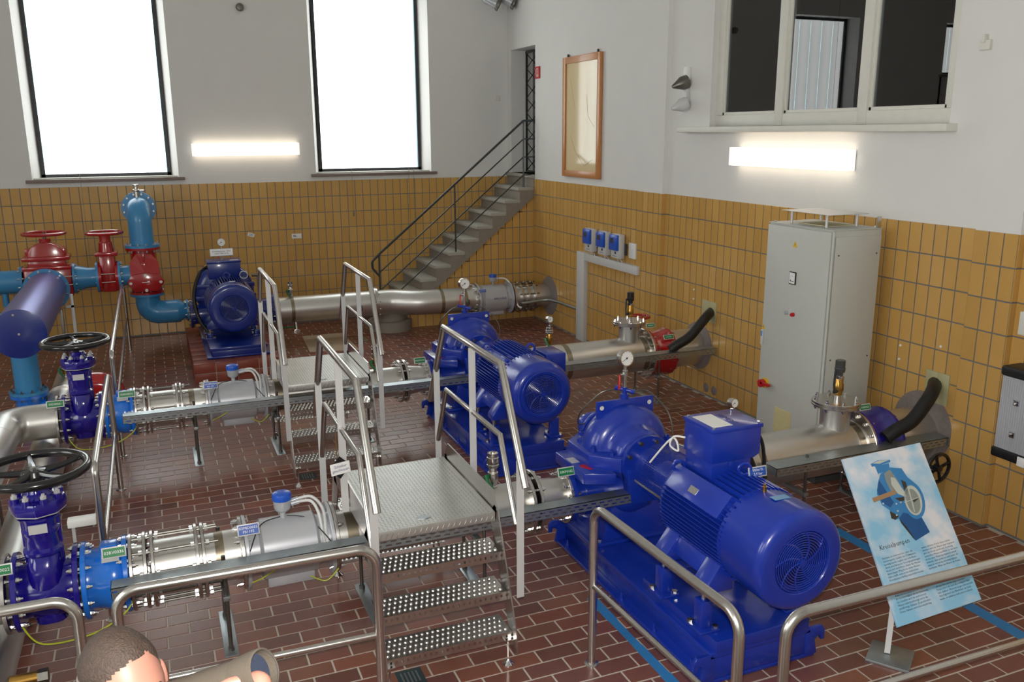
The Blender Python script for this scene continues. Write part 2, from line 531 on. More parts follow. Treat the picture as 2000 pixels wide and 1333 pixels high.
def lay_tiles(parent, name, tiles, frame, mat, depth, limit, stuff_name, jitter=0.0):
    """tiles: list of (u0,u1,v0,v1); frame(u,v,w)->world. The ones that show largest are objects, the rest one mesh."""
    sc = []
    for t in tiles:
        c = frame((t[0]+t[1])/2, (t[2]+t[3])/2, 0)
        if inframe(c):
            x, y, z = cam_px(c)
            area = (t[1]-t[0])*(t[3]-t[2])
            nrm = (frame(0, 0, 1)-frame(0, 0, 0))
            vis = abs((CAM-c).normalized().dot(nrm))
            sc.append((-area*vis/z/z, t))
        else:
            sc.append((0, t))
    sc.sort(key=lambda q: q[0])
    o0 = frame(0, 0, 0)
    RM = Matrix((frame(1, 0, 0)-o0, frame(0, 1, 0)-o0, frame(0, 0, 1)-o0)).transposed()
    rest = MB()
    for i, (s, t) in enumerate(sc):
        wd, hg = t[1]-t[0], t[3]-t[2]
        if i < limit and s < 0:
            key = (name, round(wd, 4), round(hg, 4), depth, tuple(round(q) for q in RM.col[2]))
            if key not in TM:
                mb = tile_geo(-wd/2, wd/2, -hg/2, hg/2, depth)
                me = bpy.data.meshes.new(name)
                me.from_pydata([tuple(RM @ p) for p in mb.v], [], mb.f)
                if RM.determinant() < 0:
                    me.flip_normals()
                me.materials.append(mat)
                TM[key] = me
            o = bpy.data.objects.new(name, TM[key])
            o.location = frame((t[0]+t[1])/2, (t[2]+t[3])/2, random.uniform(-jitter, jitter))
            o.parent = parent
            link(o)
        else:
            j = random.uniform(-jitter, jitter)
            mb = tile_geo(t[0], t[1], t[2], t[3], depth+j)
            rest.add([frame(p.x, p.y, p.z) for p in mb.v], mb.f)
    if rest.v:
        o = part(stuff_name, rest, mat, parent, stuff=True, ang=10)
        o.data.shade_flat()
G = 0.0105
def rows(z_top=TILE_TOP):
    r = []
    z = z_top
    while z > 0.02:
        r.append((max(z-0.25+G, 0.0), z)); z -= 0.25
    return r
# back wall tiles
tl = []
for i in range(0, 86):
    xr = -0.0447-0.125*i+0.125
    u0, u1 = xr-0.125+G, xr
    u1 = min(u1, 0.0)
    if u1-u0 < 0.02: continue
    for z0, z1 in rows():
        tl.append((u0, u1, z0, z1))
lay_tiles(wall_back, 'wall_tile', tl, lambda u, v, n_: Vector((u, -n_, v)), YTILE, 0.005, 290, 'wall_tile_field', 0.0006)
# right wall tiles
def wallcols(ya, yb, phase):
    """tile columns between ya > yb (going towards the camera) with joints at phase-0.125k"""
    c = []
    k = math.floor((phase-ya)/0.125)
    y = phase-0.125*k
    while y > yb:
        a, b = min(y, ya), max(y-0.125, yb)
        if a-b > 0.02:
            c.append((b+G/2, a-G/2))
        y -= 0.125
    return c
segs = [(XR0, -1.092, -4.42, -12.7522*0.125), (XRP, -4.42, -4.98, -4.42), (XRB, -4.98, -9.35, -5.1906), (XRP, -9.35, -9.72, -9.35), (XRB, -9.72, -13.4, -9.72)]
tls = {}
for x, a, b, ph in segs:
    for y0, y1 in wallcols(a, b, ph):
        for z0, z1 in rows():
            tls.setdefault(x, []).append((y0, y1, z0, z1))
lim = {XR0: 70, XRP: 60, XRB: 168}
for x, l in tls.items():
    lay_tiles(wall_right, 'wall_tile', l, (lambda xx: (lambda u, v, n_: Vector((xx-n_, u, v))))(x), YTILE, 0.005, lim[x], 'wall_tile_field', 0.0006)
ret = [(XRP-0.004, XRB, z0, z1) for z0, z1 in rows()]
lay_tiles(wall_right, 'edge_tile', ret, lambda u, v, n_: Vector((u, -4.9805-n_, v)), YTILE, 0.004, 20, 'edge_tile_field')
lay_tiles(wall_right, 'edge_tile', ret, lambda u, v, n_: Vector((u, -9.7205-n_, v)), YTILE, 0.004, 20, 'edge_tile_field')
# tiles below the stair
tl = []
for i in range(-1, 20):
    xr = -0.9989*0.125-0.125*i
    u0, u1 = xr-0.125+G, min(xr, 0.0)
    if u1-u0 < 0.02 or u0 < -2.42: continue
    for z0, z1 in rows(TILE_TOP-0.0206):
        if z0 < soff(u1)-0.02 and z0 < 1.85:
            tl.append((u0, u1, z0, min(z1, max(z0+0.03, soff(u1)+0.10))))
lay_tiles(wall_stair, 'wall_tile', tl, lambda u, v, n_: Vector((u, -1.085-n_, v)), YTILE, 0.005, 110, 'wall_tile_field', 0.0005)
# floor tiles, running bond
blk = [(-3.2, -2.38, -10.6, -8.65), (-3.2, -2.38, -7.4, -5.4), (-5.4, -4.5, -3.1, -0.9)]
tl = []
for r in range(-38, 76):
    y1 = -9.248+0.125*r
    y0 = y1-0.125
    if y1 > 0.02 or y0 < -13.2: continue
    off = -3.51 if r % 2 == 0 else -3.635
    if r % 2 == 0: off = -3.51+0.0
    else: off = -3.51-0.125
    for k in range(-30, 30):
        x0 = off+0.25*k
        x1 = x0+0.25
        if x0 > -0.02 or x1 < -9.6: continue
        tl.append((x0+0.0055, min(x1-0.0055, 0.02), y0+0.0055, min(y1-0.0055, 0.0)))
vis_t = [t for t in tl if not any(a < (t[0]+t[1])/2 < b and c < (t[2]+t[3])/2 < d for a, b, c, d in blk)]
vs_ = set(vis_t)
hid = [t for t in tl if t not in vs_]
lay_tiles(floor, 'floor_tile', hid, lambda u, v, n_: Vector((u, v, -0.006+n_)), FTILE, 0.006, 0, 'covered_floor_tile_field', 0.0)
lay_tiles(floor, 'floor_tile', vis_t, lambda u, v, n_: Vector((u, v, -0.006+n_)), FTILE, 0.006, 300, 'floor_tile_field', 0.0005)

# windows in the back wall: dark frame, six frosted glass planks each
for k, (a, b) in enumerate((W1, W2, W0)):
    x0, x1 = a+0.1, b-0.1
    wz = WZ0 if k < 2 else 4.12
    f = MB()
    f.box(x0, x0+0.05, 0.25, 0.31, wz+0.02, WZ1).box(x1-0.05, x1, 0.25, 0.31, wz+0.02, WZ1)
    f.box(x0, x1, 0.25, 0.31, wz+0.02, wz+0.065).box(x0, x1, 0.25, 0.31, WZ1-0.05, WZ1)
    win = struct('window_%d' % (k+1), f, DARKF)
    n = 6
    wd = (x1-x0-0.1)/n
    for i in range(n):
        p0 = x0+0.05+wd*i
        part('glass_plank', MB().box(p0+0.004, p0+wd-0.012, 0.285, 0.297, wz+0.065, WZ1-0.05), WINGLOW, win)
    part('plank_joint', MB().box(x0+0.05, x1-0.05, 0.30, 0.305, wz+0.065, WZ1-0.05), GAPGLOW, win)
    sl = struct('trim_%d' % (k+1), MB().box(a-0.08, b+0.08, -0.06, 0.31, wz-0.045, wz), SILL, 0.004)
    part('sill_top', MB().box(a+0.02, b-0.02, 0.05, 0.26, WZ0, wz+0.02), WFRAME, sl)
# unseen left wall windows, added and placed to light the hall
for k, (a, b) in enumerate(((-16, -13), (-11, -8))):
    win = struct('window_%d' % (k+5), MB().box(RX-0.2, RX-0.12, a, a+0.06, 1.9, 5.6).box(RX-0.2, RX-0.12, b-0.06, b, 1.9, 5.6).box(RX-0.2, RX-0.12, a, b, 1.9, 1.96).box(RX-0.2, RX-0.12, a, b, 5.54, 5.6), DARKF)
    for i in range(6):
        wd = (b-a-0.12)/6
        part('glass_plank', MB().box(RX-0.2, RX-0.185, a+0.06+wd*i+0.006, a+0.06+wd*(i+1)-0.006, 1.96, 5.54), SIDEGLOW, win)
# interior window of the control room
xw = 0.10
f = MB()
f.box(xw, xw+0.09, WY0, WY1, WH0, WH0+0.12)
f.box(xw, xw+0.09, WY0, WY1, WH1-0.09, WH1)
ym = [WY1, -6.86, -7.97, WY0]
for y in (WY0, WY1-0.11):
    f.box(xw, xw+0.09, y, y+0.11, WH0+0.12, WH1-0.09)
for y in (-6.86, -7.97):
    f.box(xw-0.01, xw+0.092, y-0.055, y+0.055, WH0+0.002, WH1-0.002)
win3 = struct('window_4', f, WFRAME, 0.006)
for a, b in ((-6.80, -5.91), (-7.915, -6.915), (-8.85, -8.025)):
    bd = MB()
    bd.box(xw+0.015, xw+0.06, b-0.03, b, WH0+0.12, WH1-0.09).box(xw+0.015, xw+0.06, a, a+0.03, WH0+0.12, WH1-0.09).box(xw+0.015, xw+0.06, a, b, WH0+0.12, WH0+0.15)
    part('glazing_bead', bd, WFRAME, win3, 0.003)
    part('window_pane', MB().box(xw+0.035, xw+0.041, a+0.01, b-0.01, WH0+0.125, WH1-0.09), GLASS, win3)
sl = struct('trim_4', MB().box(-0.09, 0.12, -9.04, -5.34, WH0-0.06, WH0), WFRAME, 0.006)
# the control room behind it
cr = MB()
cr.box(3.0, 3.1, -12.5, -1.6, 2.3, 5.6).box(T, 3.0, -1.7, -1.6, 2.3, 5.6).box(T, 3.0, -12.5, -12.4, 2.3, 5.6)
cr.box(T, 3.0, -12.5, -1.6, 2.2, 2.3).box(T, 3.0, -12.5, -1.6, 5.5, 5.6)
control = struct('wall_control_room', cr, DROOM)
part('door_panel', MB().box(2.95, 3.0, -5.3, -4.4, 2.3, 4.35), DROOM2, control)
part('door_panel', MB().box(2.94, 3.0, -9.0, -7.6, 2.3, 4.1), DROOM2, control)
cl = bpy.data.lights.new('control_room_fill', 'POINT'); cl.energy = 55; cl.shadow_soft_size = 0.3  # added fill light that brightens the room behind the panes
clo = bpy.data.objects.new('control_room_fill', cl); clo.location = (2.0, -9.6, 5.2); link(clo)
t = thing('monitor', 'black framed flat monitor tilted on a stand behind the interior window', 'monitor', (0.9, -6.9, 3.0))
c0 = Vector((0.9, -6.95, 3.72)); Rm = Matrix.Rotation(math.radians(35), 3, 'Z') @ Matrix.Rotation(math.radians(-12), 3, 'Y')
part('bezel', MB().obox(c0, 0.06, 1.05, 0.62, Rm), BLACKP, t, 0.01)
part('screen', MB().obox(c0+Rm @ Vector((-0.032, 0, 0)), 0.006, 0.95, 0.52, Rm), SCREEN, t)
part('stand', MB().box(0.87, 0.95, -7.0, -6.9, 2.3, 3.6), BLACKP, t)
# doorway with folding lattice gate
gate = MB()
gx = 0.27
for y in (-1.12, -0.66, -0.19):
    gate.box(gx-0.012, gx+0.012, y-0.018, y+0.018, 2.34, 4.29)
gate.box(gx-0.012, gx+0.012, -1.13, -0.17, 4.26, 4.30).box(gx-0.012, gx+0.012, -1.13, -0.17, 2.335, 2.365)
door1 = struct('door_1', gate, BLACKP)
lat = MB()
for y0, y1 in ((-1.12, -0.66), (-0.66, -0.19)):
    for k in range(8):
        z0 = 2.36+k*0.2375
        lat.tube([(gx, y0, z0), (gx, y1, z0+0.2375)], 0.008, 6)
        lat.tube([(gx, y1, z0), (gx, y0, z0+0.2375)], 0.008, 6)
part('lattice', lat, BLACKP, door1)
part('back_panel', MB().box(T-0.02, T+0.01, -1.14, -0.15, 2.33, 4.31), DROOM, door1)

# ------------------------------------------------------------------ staircase
st = thing('concrete_staircase', 'narrow grey concrete staircase climbing to the gate in the far corner', 'staircase', (-1.3, -0.57, 0))
n = 12
for i in range(n):
    zt = 2.33-0.195*i
    xn = -0.05-0.2375*i
    xp = 0.0 if i == 0 else xn+0.2375
    xp2 = min(xp+0.03, 0.0) if i else 0.27
    if i == n-1:
        break
    y0 = -1.14
    sof = max(soff(xp), 0.0)
    sofl = max(soff(xn+0.028), 0.0)
    tread = MB().prism([(xn, zt-0.05), (xp2, zt-0.05), (xp2, zt), (xn, zt)], 'xz', y0, -0.012)
    part('tread', tread, CONCT, st, 0.004)
    if i == 0:
        poly = [(xn+0.028, sofl), (0.0, soff(0)), (0.0, zt-0.05), (xn+0.028, zt-0.05)]
    else:
        poly = [(xn+0.028, sofl), (xp+0.03, max(soff(xp+0.03), 0)), (xp+0.03, zt-0.05), (xn+0.028, zt-0.05)]
    part('riser_block', MB().prism(poly, 'xz', y0+0.006, -0.012), CONC, st)
part('newel_block', MB().lathe((-2.43, -1.02, 0), Z_, [(0, 0), (0, 0.34), (0.15, 0.34), (0.165, 0.31), (0.165, 0.27), (0.3, 0.27), (0.3, 0)], 32), CONC, st)
rl = thing('stair_railing', 'dark painted railing with thin bars on the concrete staircase', 'railing', (-1.3, -1.1, 0))
yr = -1.1
top = [(0.03, yr, 3.17), (-0.18, yr, 3.17), (-2.56, yr, 1.21), (-2.70, yr, 1.08), (-2.69, yr, 0.98), (-2.59, yr, 0.86)]
part('handrail', MB().tube(fillet(top, 0.06), 0.017, 10), RAILB, rl)
for k in (1, 2, 3):
    dz = -0.28*k
    x_end = -2.585
    part('mid_bar', MB().tube([(0.02, yr, 3.17+dz), (-0.18, yr, 3.17+dz), (x_end, yr, 3.17+dz-(x_end+0.18)*-0.8235)], 0.010, 8), RAILB, rl)
for x, zb, zt in ((-0.18, 2.135, 3.17), (-1.345, 1.16, 2.21), (-2.585, 0.165, 1.19)):
    part('post', MB().tube([(x, yr, zb), (x, yr, zt)], 0.014, 8), RAILB, rl)

# ------------------------------------------------------------------ things on the walls
def lamp(name, c, along, L, H, D, label):
    t = thing(name, label, 'lamp', c)
    c = Vector(c)
    if along == 'x':
        b = lambda a0, a1, d0, d1, z0, z1: MB().box(c.x+a0, c.x+a1, c.y-d1, c.y-d0, c.z+z0, c.z+z1)
    else:
        b = lambda a0, a1, d0, d1, z0, z1: MB().box(c.x-d1, c.x-d0, c.y+a0, c.y+a1, c.z+z0, c.z+z1)
    part('back_plate', b(-L/2+0.01, L/2-0.01, 0, 0.012, 0.01, H-0.01), WHITE, t)
    part('diffuser', b(-L/2+0.03, L/2-0.03, 0.014, D, 0, H), LAMPW, t, 0.006)
    part('end_cap', b(-L/2, -L/2+0.029, 0.01, D, 0, H), LAMPE, t, 0.005)
    part('end_cap', b(L/2-0.029, L/2, 0.01, D, 0, H), LAMPE, t, 0.005)
lamp('wall_lamp', (-4.305, 0.0, 2.67), 'x', 1.57, 0.185, 0.10, 'long lit wall lamp between the two tall windows')
lamp('wall_lamp', (0.02, -7.19, 2.645), 'y', 1.69, 0.185, 0.11, 'long lit wall lamp under the interior window')
# framed picture
t = thing('picture_frame', 'tall orange pine frame with cream picture hanging near the corner', 'picture', (-0.02, -2.80, 2.36))
ya, yb, za_, zb_ = -3.375, -2.225, 2.36, 4.03
fr = [(ya, ya+0.09, za_, zb_), (yb-0.09, yb, za_, zb_), (ya+0.09, yb-0.09, za_, za_+0.09), (ya+0.09, yb-0.09, zb_-0.09, zb_)]
for a, b, c, d in fr:
    part('frame_rail', MB().box(-0.045, -0.001, a, b, c, d), WOOD, t, 0.006)
part('picture_panel', MB().box(-0.022, -0.003, ya+0.08, yb-0.08, za_+0.08, zb_-0.08), POSTER, t)
ln = MB()
for q in ([(-3.15, 2.62), (-2.9, 2.52), (-2.62, 2.72), (-2.45, 2.95)], [(-3.2, 3.05), (-3.0, 3.2), (-2.95, 3.5)], [(-2.6, 3.3), (-2.45, 3.7)]):
    ln.tube([(-0.0225, y, z) for y, z in q], 0.0022, 4)
part('drawn_line', ln, M('faint_pencil', rgb(186, 166, 122), 0.5, var=0.02), t)
for y in (-3.25, -2.35):
    part('hanger', MB().box(-0.03, -0.004, y-0.012, y+0.012, zb_, zb_+0.04), RAILB, t)
# fire hose sign
t = thing('fire_hose_sign', 'small red fire hose sign on the white wall beside the gate', 'sign', (0, -1.25, 3.80))
part('plate', MB().box(-0.012, 0.004, -1.335, -1.165, 3.80, 3.98), REDP, t)
ic = MB()
ic.tube([(-0.014, -1.29, 3.835), (-0.014, -1.29, 3.945), (-0.014, -1.255, 3.955), (-0.014, -1.22, 3.93), (-0.014, -1.215, 3.88), (-0.014, -1.245, 3.83)], 0.006, 6)
ic.box(-0.0145, -0.0125, -1.30, -1.27, 3.825, 3.86)
part('hose_symbol', ic, WINK, t)
# two bells
for k, (z, lb) in enumerate(((3.50, 'upper of two grey wall bells by the interior window'), (3.26, 'lower of two grey wall bells by the interior window'))):
    t = thing('alarm_bell', lb, 'bell', (0.02, -5.36, z))
    part('bracket', MB().box(-0.02, 0.028, -5.40, -5.32, z+0.06, z+0.2), WHITE if k == 0 else GREYP, t, 0.006)
    part('horn', MB().lathe((-0.03, -5.36, z+0.03), Vector((-1, 0.15, -0.35)), [(-0.04, 0), (-0.04, 0.075), (0.03, 0.075), (0.09, 0.045), (0.15, 0.018), (0.15, 0)], 20), IRON if k == 0 else GREYP, t)
# floodlights in the corner at the top
for k, (x, lb) in enumerate(((-0.40, 'left floodlight in the pair high in the corner'), (-0.13, 'right floodlight in the pair high in the corner'))):
    t = thing('floodlight', lb, 'floodlight', (x, -0.3, 4.95))
    d = Vector((0.75, -0.35, -0.4)).normalized()
    o = Vector((x, -0.36, 5.02+0.03*k))
    part('housing', MB().lathe(o-d*0.16, d, [(0, 0), (0, 0.05), (0.05, 0.075), (0.24, 0.085), (0.24, 0)], 20), METERG, t)
    part('rim', MB().lathe(o+d*0.08, d, [(0, 0.085), (0.02, 0.10), (0.05, 0.10), (0.05, 0.08), (0.03, 0)], 20), IRON, t)
    part('bracket', MB().box(x-0.02, x+0.02, -0.36, 0.004, 5.06, 5.10), GALV, t)
solo('wall_sensor', MB().lathe((-4.25, 0.004, 4.80), Vector((0, -1, 0)), [(0, 0), (0, 0.05), (0.05, 0.06), (0.09, 0.045), (0.1, 0)], 16), IRON, 'small dark round sensor high on the back wall', 'sensor')
solo('light_switch', MB().box(-0.225, -0.135, -0.012, 0.004, 3.505, 3.595), WFRAME, 'square cream switch plate on back wall near the corner', 'switch', bevel=0.004)
t = thing('wall_label', 'small white label strip stuck on yellow back wall tiles', 'label', (-3.64, -0.006, 1.39))
part('plate', MB().box(-3.71, -3.56, -0.011, -0.004, 1.37, 1.445), WHITE, t)
part('print', MB().box(-3.69, -3.645, -0.0125, -0.0105, 1.415, 1.425).box(-3.69, -3.635, -0.0125, -0.0105, 1.395, 1.403), INK, t)
t = thing('hanging_tag', 'small tilted white tag hanging from a wire on back wall', 'tag', (-4.33, -0.01, 1.44))
Rg = Matrix.Rotation(math.radians(18), 3, 'Y')
part('plate', MB().obox((-4.33, -0.012, 1.46), 0.10, 0.004, 0.055, Rg), WHITE, t)
part('print', MB().obox((-4.33, -0.0145, 1.468), 0.06, 0.002, 0.006, Rg).obox((-4.335, -0.0145, 1.452), 0.06, 0.002, 0.006, Rg), INK, t)
part('wire', MB().tube([(-4.33, -0.012, 1.49), (-4.37, -0.012, 1.62)], 0.002, 5), IRON, t)
# thin cords hanging in front of the windows
for k, (x, z0, z1, lb) in enumerate(((-6.62, 1.2, 6.0, 'thin cord hanging in front of the left tall window'), (-2.72, 1.75, 6.0, 'thin cord with weight hanging at left side of the right tall window'), (-1.78, 1.1, 6.0, 'left of two thin cords at right edge of the right tall window'), (-1.70, 1.3, 6.0, 'right of two thin cords at right edge of the right tall window'))):
    mb = MB().tube([(x, -0.085, z1), (x-0.01, -0.085, (z0+z1)/2), (x, -0.085, z0)], 0.003, 5)
    if k == 1:
        mb.lathe((x, -0.085, z0-0.06), Z_, [(0, 0), (0.01, 0.014), (0.06, 0.014), (0.09, 0)], 8)
    solo('blind_cord', mb, IRON, lb, 'cord')
# converters, duct, socket
for k, (ya, lb) in enumerate(((-3.35, 'leftmost blue and grey converter box on the right wall'), (-3.75, 'middle blue and grey converter box on the right wall'), (-4.12, 'rightmost blue and grey converter box on the right wall'))):
    yb = ya+0.23
    t = thing('signal_converter', lb, 'converter box', (0, ya+0.115, 1.36), 'signal converters on the right wall')
    part('housing', MB().box(-0.115, -0.03, ya, yb, 1.36, 1.68), GREYP, t, 0.012)
    cv = part('display_cover', MB().prism([(-0.115, 1.47), (-0.115, 1.675), (-0.135, 1.675), (-0.15, 1.64), (-0.15, 1.47)], 'xz', ya+0.012, yb-0.005), CAPB, t, 0.006)
    part('display', MB().box(-0.1525, -0.149, ya+0.10, yb-0.05, 1.565, 1.63), SCREEN, cv)
    part('logo_print', MB().box(-0.1165, -0.1145, ya+0.08, ya+0.12, 1.42, 1.45).box(-0.1165, -0.1145, ya+0.06, ya+0.16, 1.39, 1.395), INK, t)
    part('mounting_plate', MB().box(-0.03, -0.003, ya-0.03, yb-0.03, 1.41, 1.56), SCREEN, t)
    part('cable', MB().tube(smooth_curve([(-0.07, ya+0.06, 1.36), (-0.065, ya+0.02, 1.33), (-0.06, ya-0.0, 1.31)]), 0.006, 6).tube(smooth_curve([(-0.07, ya+0.14, 1.36), (-0.065, ya+0.12, 1.34), (-0.06, ya+0.1, 1.31)]), 0.006, 6), GREYP, t)
solo('wall_socket', MB().box(-0.035, -0.003, -4.40, -4.23, 1.39, 1.59).box(-0.04, -0.03, -4.34, -4.29, 1.47, 1.51), WHITE, 'white socket box right of the converter boxes', 'socket', bevel=0.004)
t = thing('cable_duct', 'light grey cable duct running along and down the right wall', 'duct', (0, -3.6, 0))
part('vertical_run', MB().box(-0.07, -0.003, -3.03, -2.80, 0.0, 1.31), GREYP, t, 0.004)
part('horizontal_run', MB().box(-0.072, -0.003, -4.51, -3.03, 1.20, 1.31), GREYP, t, 0.004)
# wall box with dark caps at the right edge
t = thing('wall_cabinet', 'ribbed grey wall cabinet with dark caps at right edge', 'cabinet', (0, -10.0, 0.64))
bx = MB().box(-0.17, 0.018, -10.45, -9.84, 0.73, 1.27)
for k in range(34):
    y = -10.44+k*0.0178
    bx.box(-0.1735, -0.169, y, y+0.009, 0.735, 1.265)
part('body', bx, METERG, t)
part('top_cap', MB().box(-0.18, 0.018, -10.46, -9.82, 1.27, 1.345), BLACK, t, 0.02)
part('bottom_cap', MB().box(-0.18, 0.018, -10.46, -9.82, 0.655, 0.73), BLACK, t, 0.015)
part('corner_bracket', MB().box(-0.185, -0.17, -10.10, -10.04, 0.65, 0.72), WHITE, t, 0.004)
for z in (1.10, 0.86):
    part('lock', MB().box(-0.186, -0.17, -9.995, -9.955, z-0.022, z+0.022), CHROME, t, 0.003)
solo('wall_socket', MB().box(-0.03, 0.02, -9.93, -9.80, 1.55, 1.72), WFRAME, 'cream socket on tiles above the ribbed wall cabinet', 'socket', bevel=0.004)
solo('broken_hook_plate', MB().box(-0.0, 0.03, -9.26, -9.17, 3.56, 3.63).box(-0.02, 0.03, -9.225, -9.205, 3.61, 3.67), WFRAME, 'small flaking white plate on wall right of the interior window', 'plate', bevel=0.004)
# wall sleeves: sealing plates, round openings, patched holes
for (y0, y1, z0, z1, lb) in ((-6.118, -5.985, 0.88, 1.12, 'm'), (-5.983, -5.85, 0.88, 1.12, 'm'), (-9.245, -9.135, 0.83, 1.09, 'n'), (-9.133, -9.02, 0.83, 1.09, 'n')):
    side = 'left' if y1 > (-5.9 if lb == 'm' else -9.1) else 'right'
    solo('sealing_plate', MB().box(0.008, 0.021, y0, y1, z0, z1), GPAD, '%s half of greenish sealing plate behind the %s black hose' % (side, 'rear' if lb == 'm' else 'front'), 'plate', bevel=0.002)
for (y, z, r, x, nm) in ((-1.72, 0.46, 0.31, XR0, 'rear'), (-5.79, 0.56, 0.28, XRB, 'middle'), (-9.02, 0.60, 0.30, XRB, 'front')):
    mb = MB().lathe((x+0.004, y, z), Vector((-1, 0, 0)), [(0, 0), (0, r), (0.012, r*0.985), (0.013, r*0.96), (0.0125, 0)], 40)
    solo('wall_opening', mb, ROUGHC, 'round broken concrete wall opening around the %s pipe' % nm, 'wall opening')
for k, y in enumerate((-5.99, -6.14)):
    solo('hole_patch', MB().lathe((XRB-0.004, y, 0.10), Vector((-1, 0, 0)), [(0, 0), (0, 0.055), (0.004, 0.05), (0.005, 0)], 20), ROUGHC, '%s round mortar patch low on the right wall tiles' % ('left' if k == 0 else 'right'), 'patch')
for (y, z, lb) in ((-5.66, 1.20, 'pale screw plug above sealing plate of the rear black hose'), (-5.66, 1.09, 'pale screw plug left of the sealing plate of the rear black hose'), (-8.72, 1.22, 'left upper screw plug right of the grey cabinet'), (-8.72, 1.10, 'left lower screw plug right of the grey cabinet'), (-9.12, 1.30, 'single screw plug above sealing plate of the front black hose')):
    solo('screw_plug', MB().lathe((XRB-0.004, y, z), Vector((-1, 0, 0)), [(0, 0), (0, 0.012), (0.006, 0.010), (0.007, 0)], 12), WHITE, lb, 'plug')
# ================================================================== PIPELINES
ZC = 0.52
LINES = {'front': -8.97, 'middle': -5.72}
def flange(parent, x, Y, Z, R, th, ri, mat, nb=12, name='flange', br=0.013, blts=True, gap=0.0):
    f = part(name, MB().lathe((x, Y, Z), X_, [(0, ri), (0, R-0.004), (0.004, R), (th-0.004, R), (th, R-0.004), (th, ri)], 40), mat, parent)
    return f
def ring_bolts(parent, x0, x1, Y, Z, Rb, nb=12, br=0.013, mat=None, phase=0.5):
    part('flange_bolts', bolts(MB(), (0, Y, Z), X_, Rb, nb, x0, x1, br, phase), mat or CHROME, parent, stuff=True)
def plate_tag(name, c, wd, hg, face, frame_mat, lines, label, size, mat_ink=WINK, yaw=0.0, tilt=-0.35, cat='tag', roll=0.0, space=1.0):
    """label plate facing -y, turned by yaw, leaning back by tilt"""
    t = thing(name, label, cat, c)
    R = Matrix.Rotation(yaw, 3, 'Z') @ Matrix.Rotation(tilt, 3, 'X') @ Matrix.Rotation(roll, 3, 'Y')
    c = Vector(c)
    part('plate', MB().obox(c, wd, 0.006, hg, R), frame_mat, t, 0.0015)
    part('face', MB().obox(c+R @ Vector((0, -0.0036, 0)), wd-0.014, 0.002, hg-0.014, R), face, t)
    if lines:
        text_part(t, lines, size, c+R @ Vector((0, -0.0052, 0)), R @ X_, R @ Z_, mat_ink, space=space)
    return t

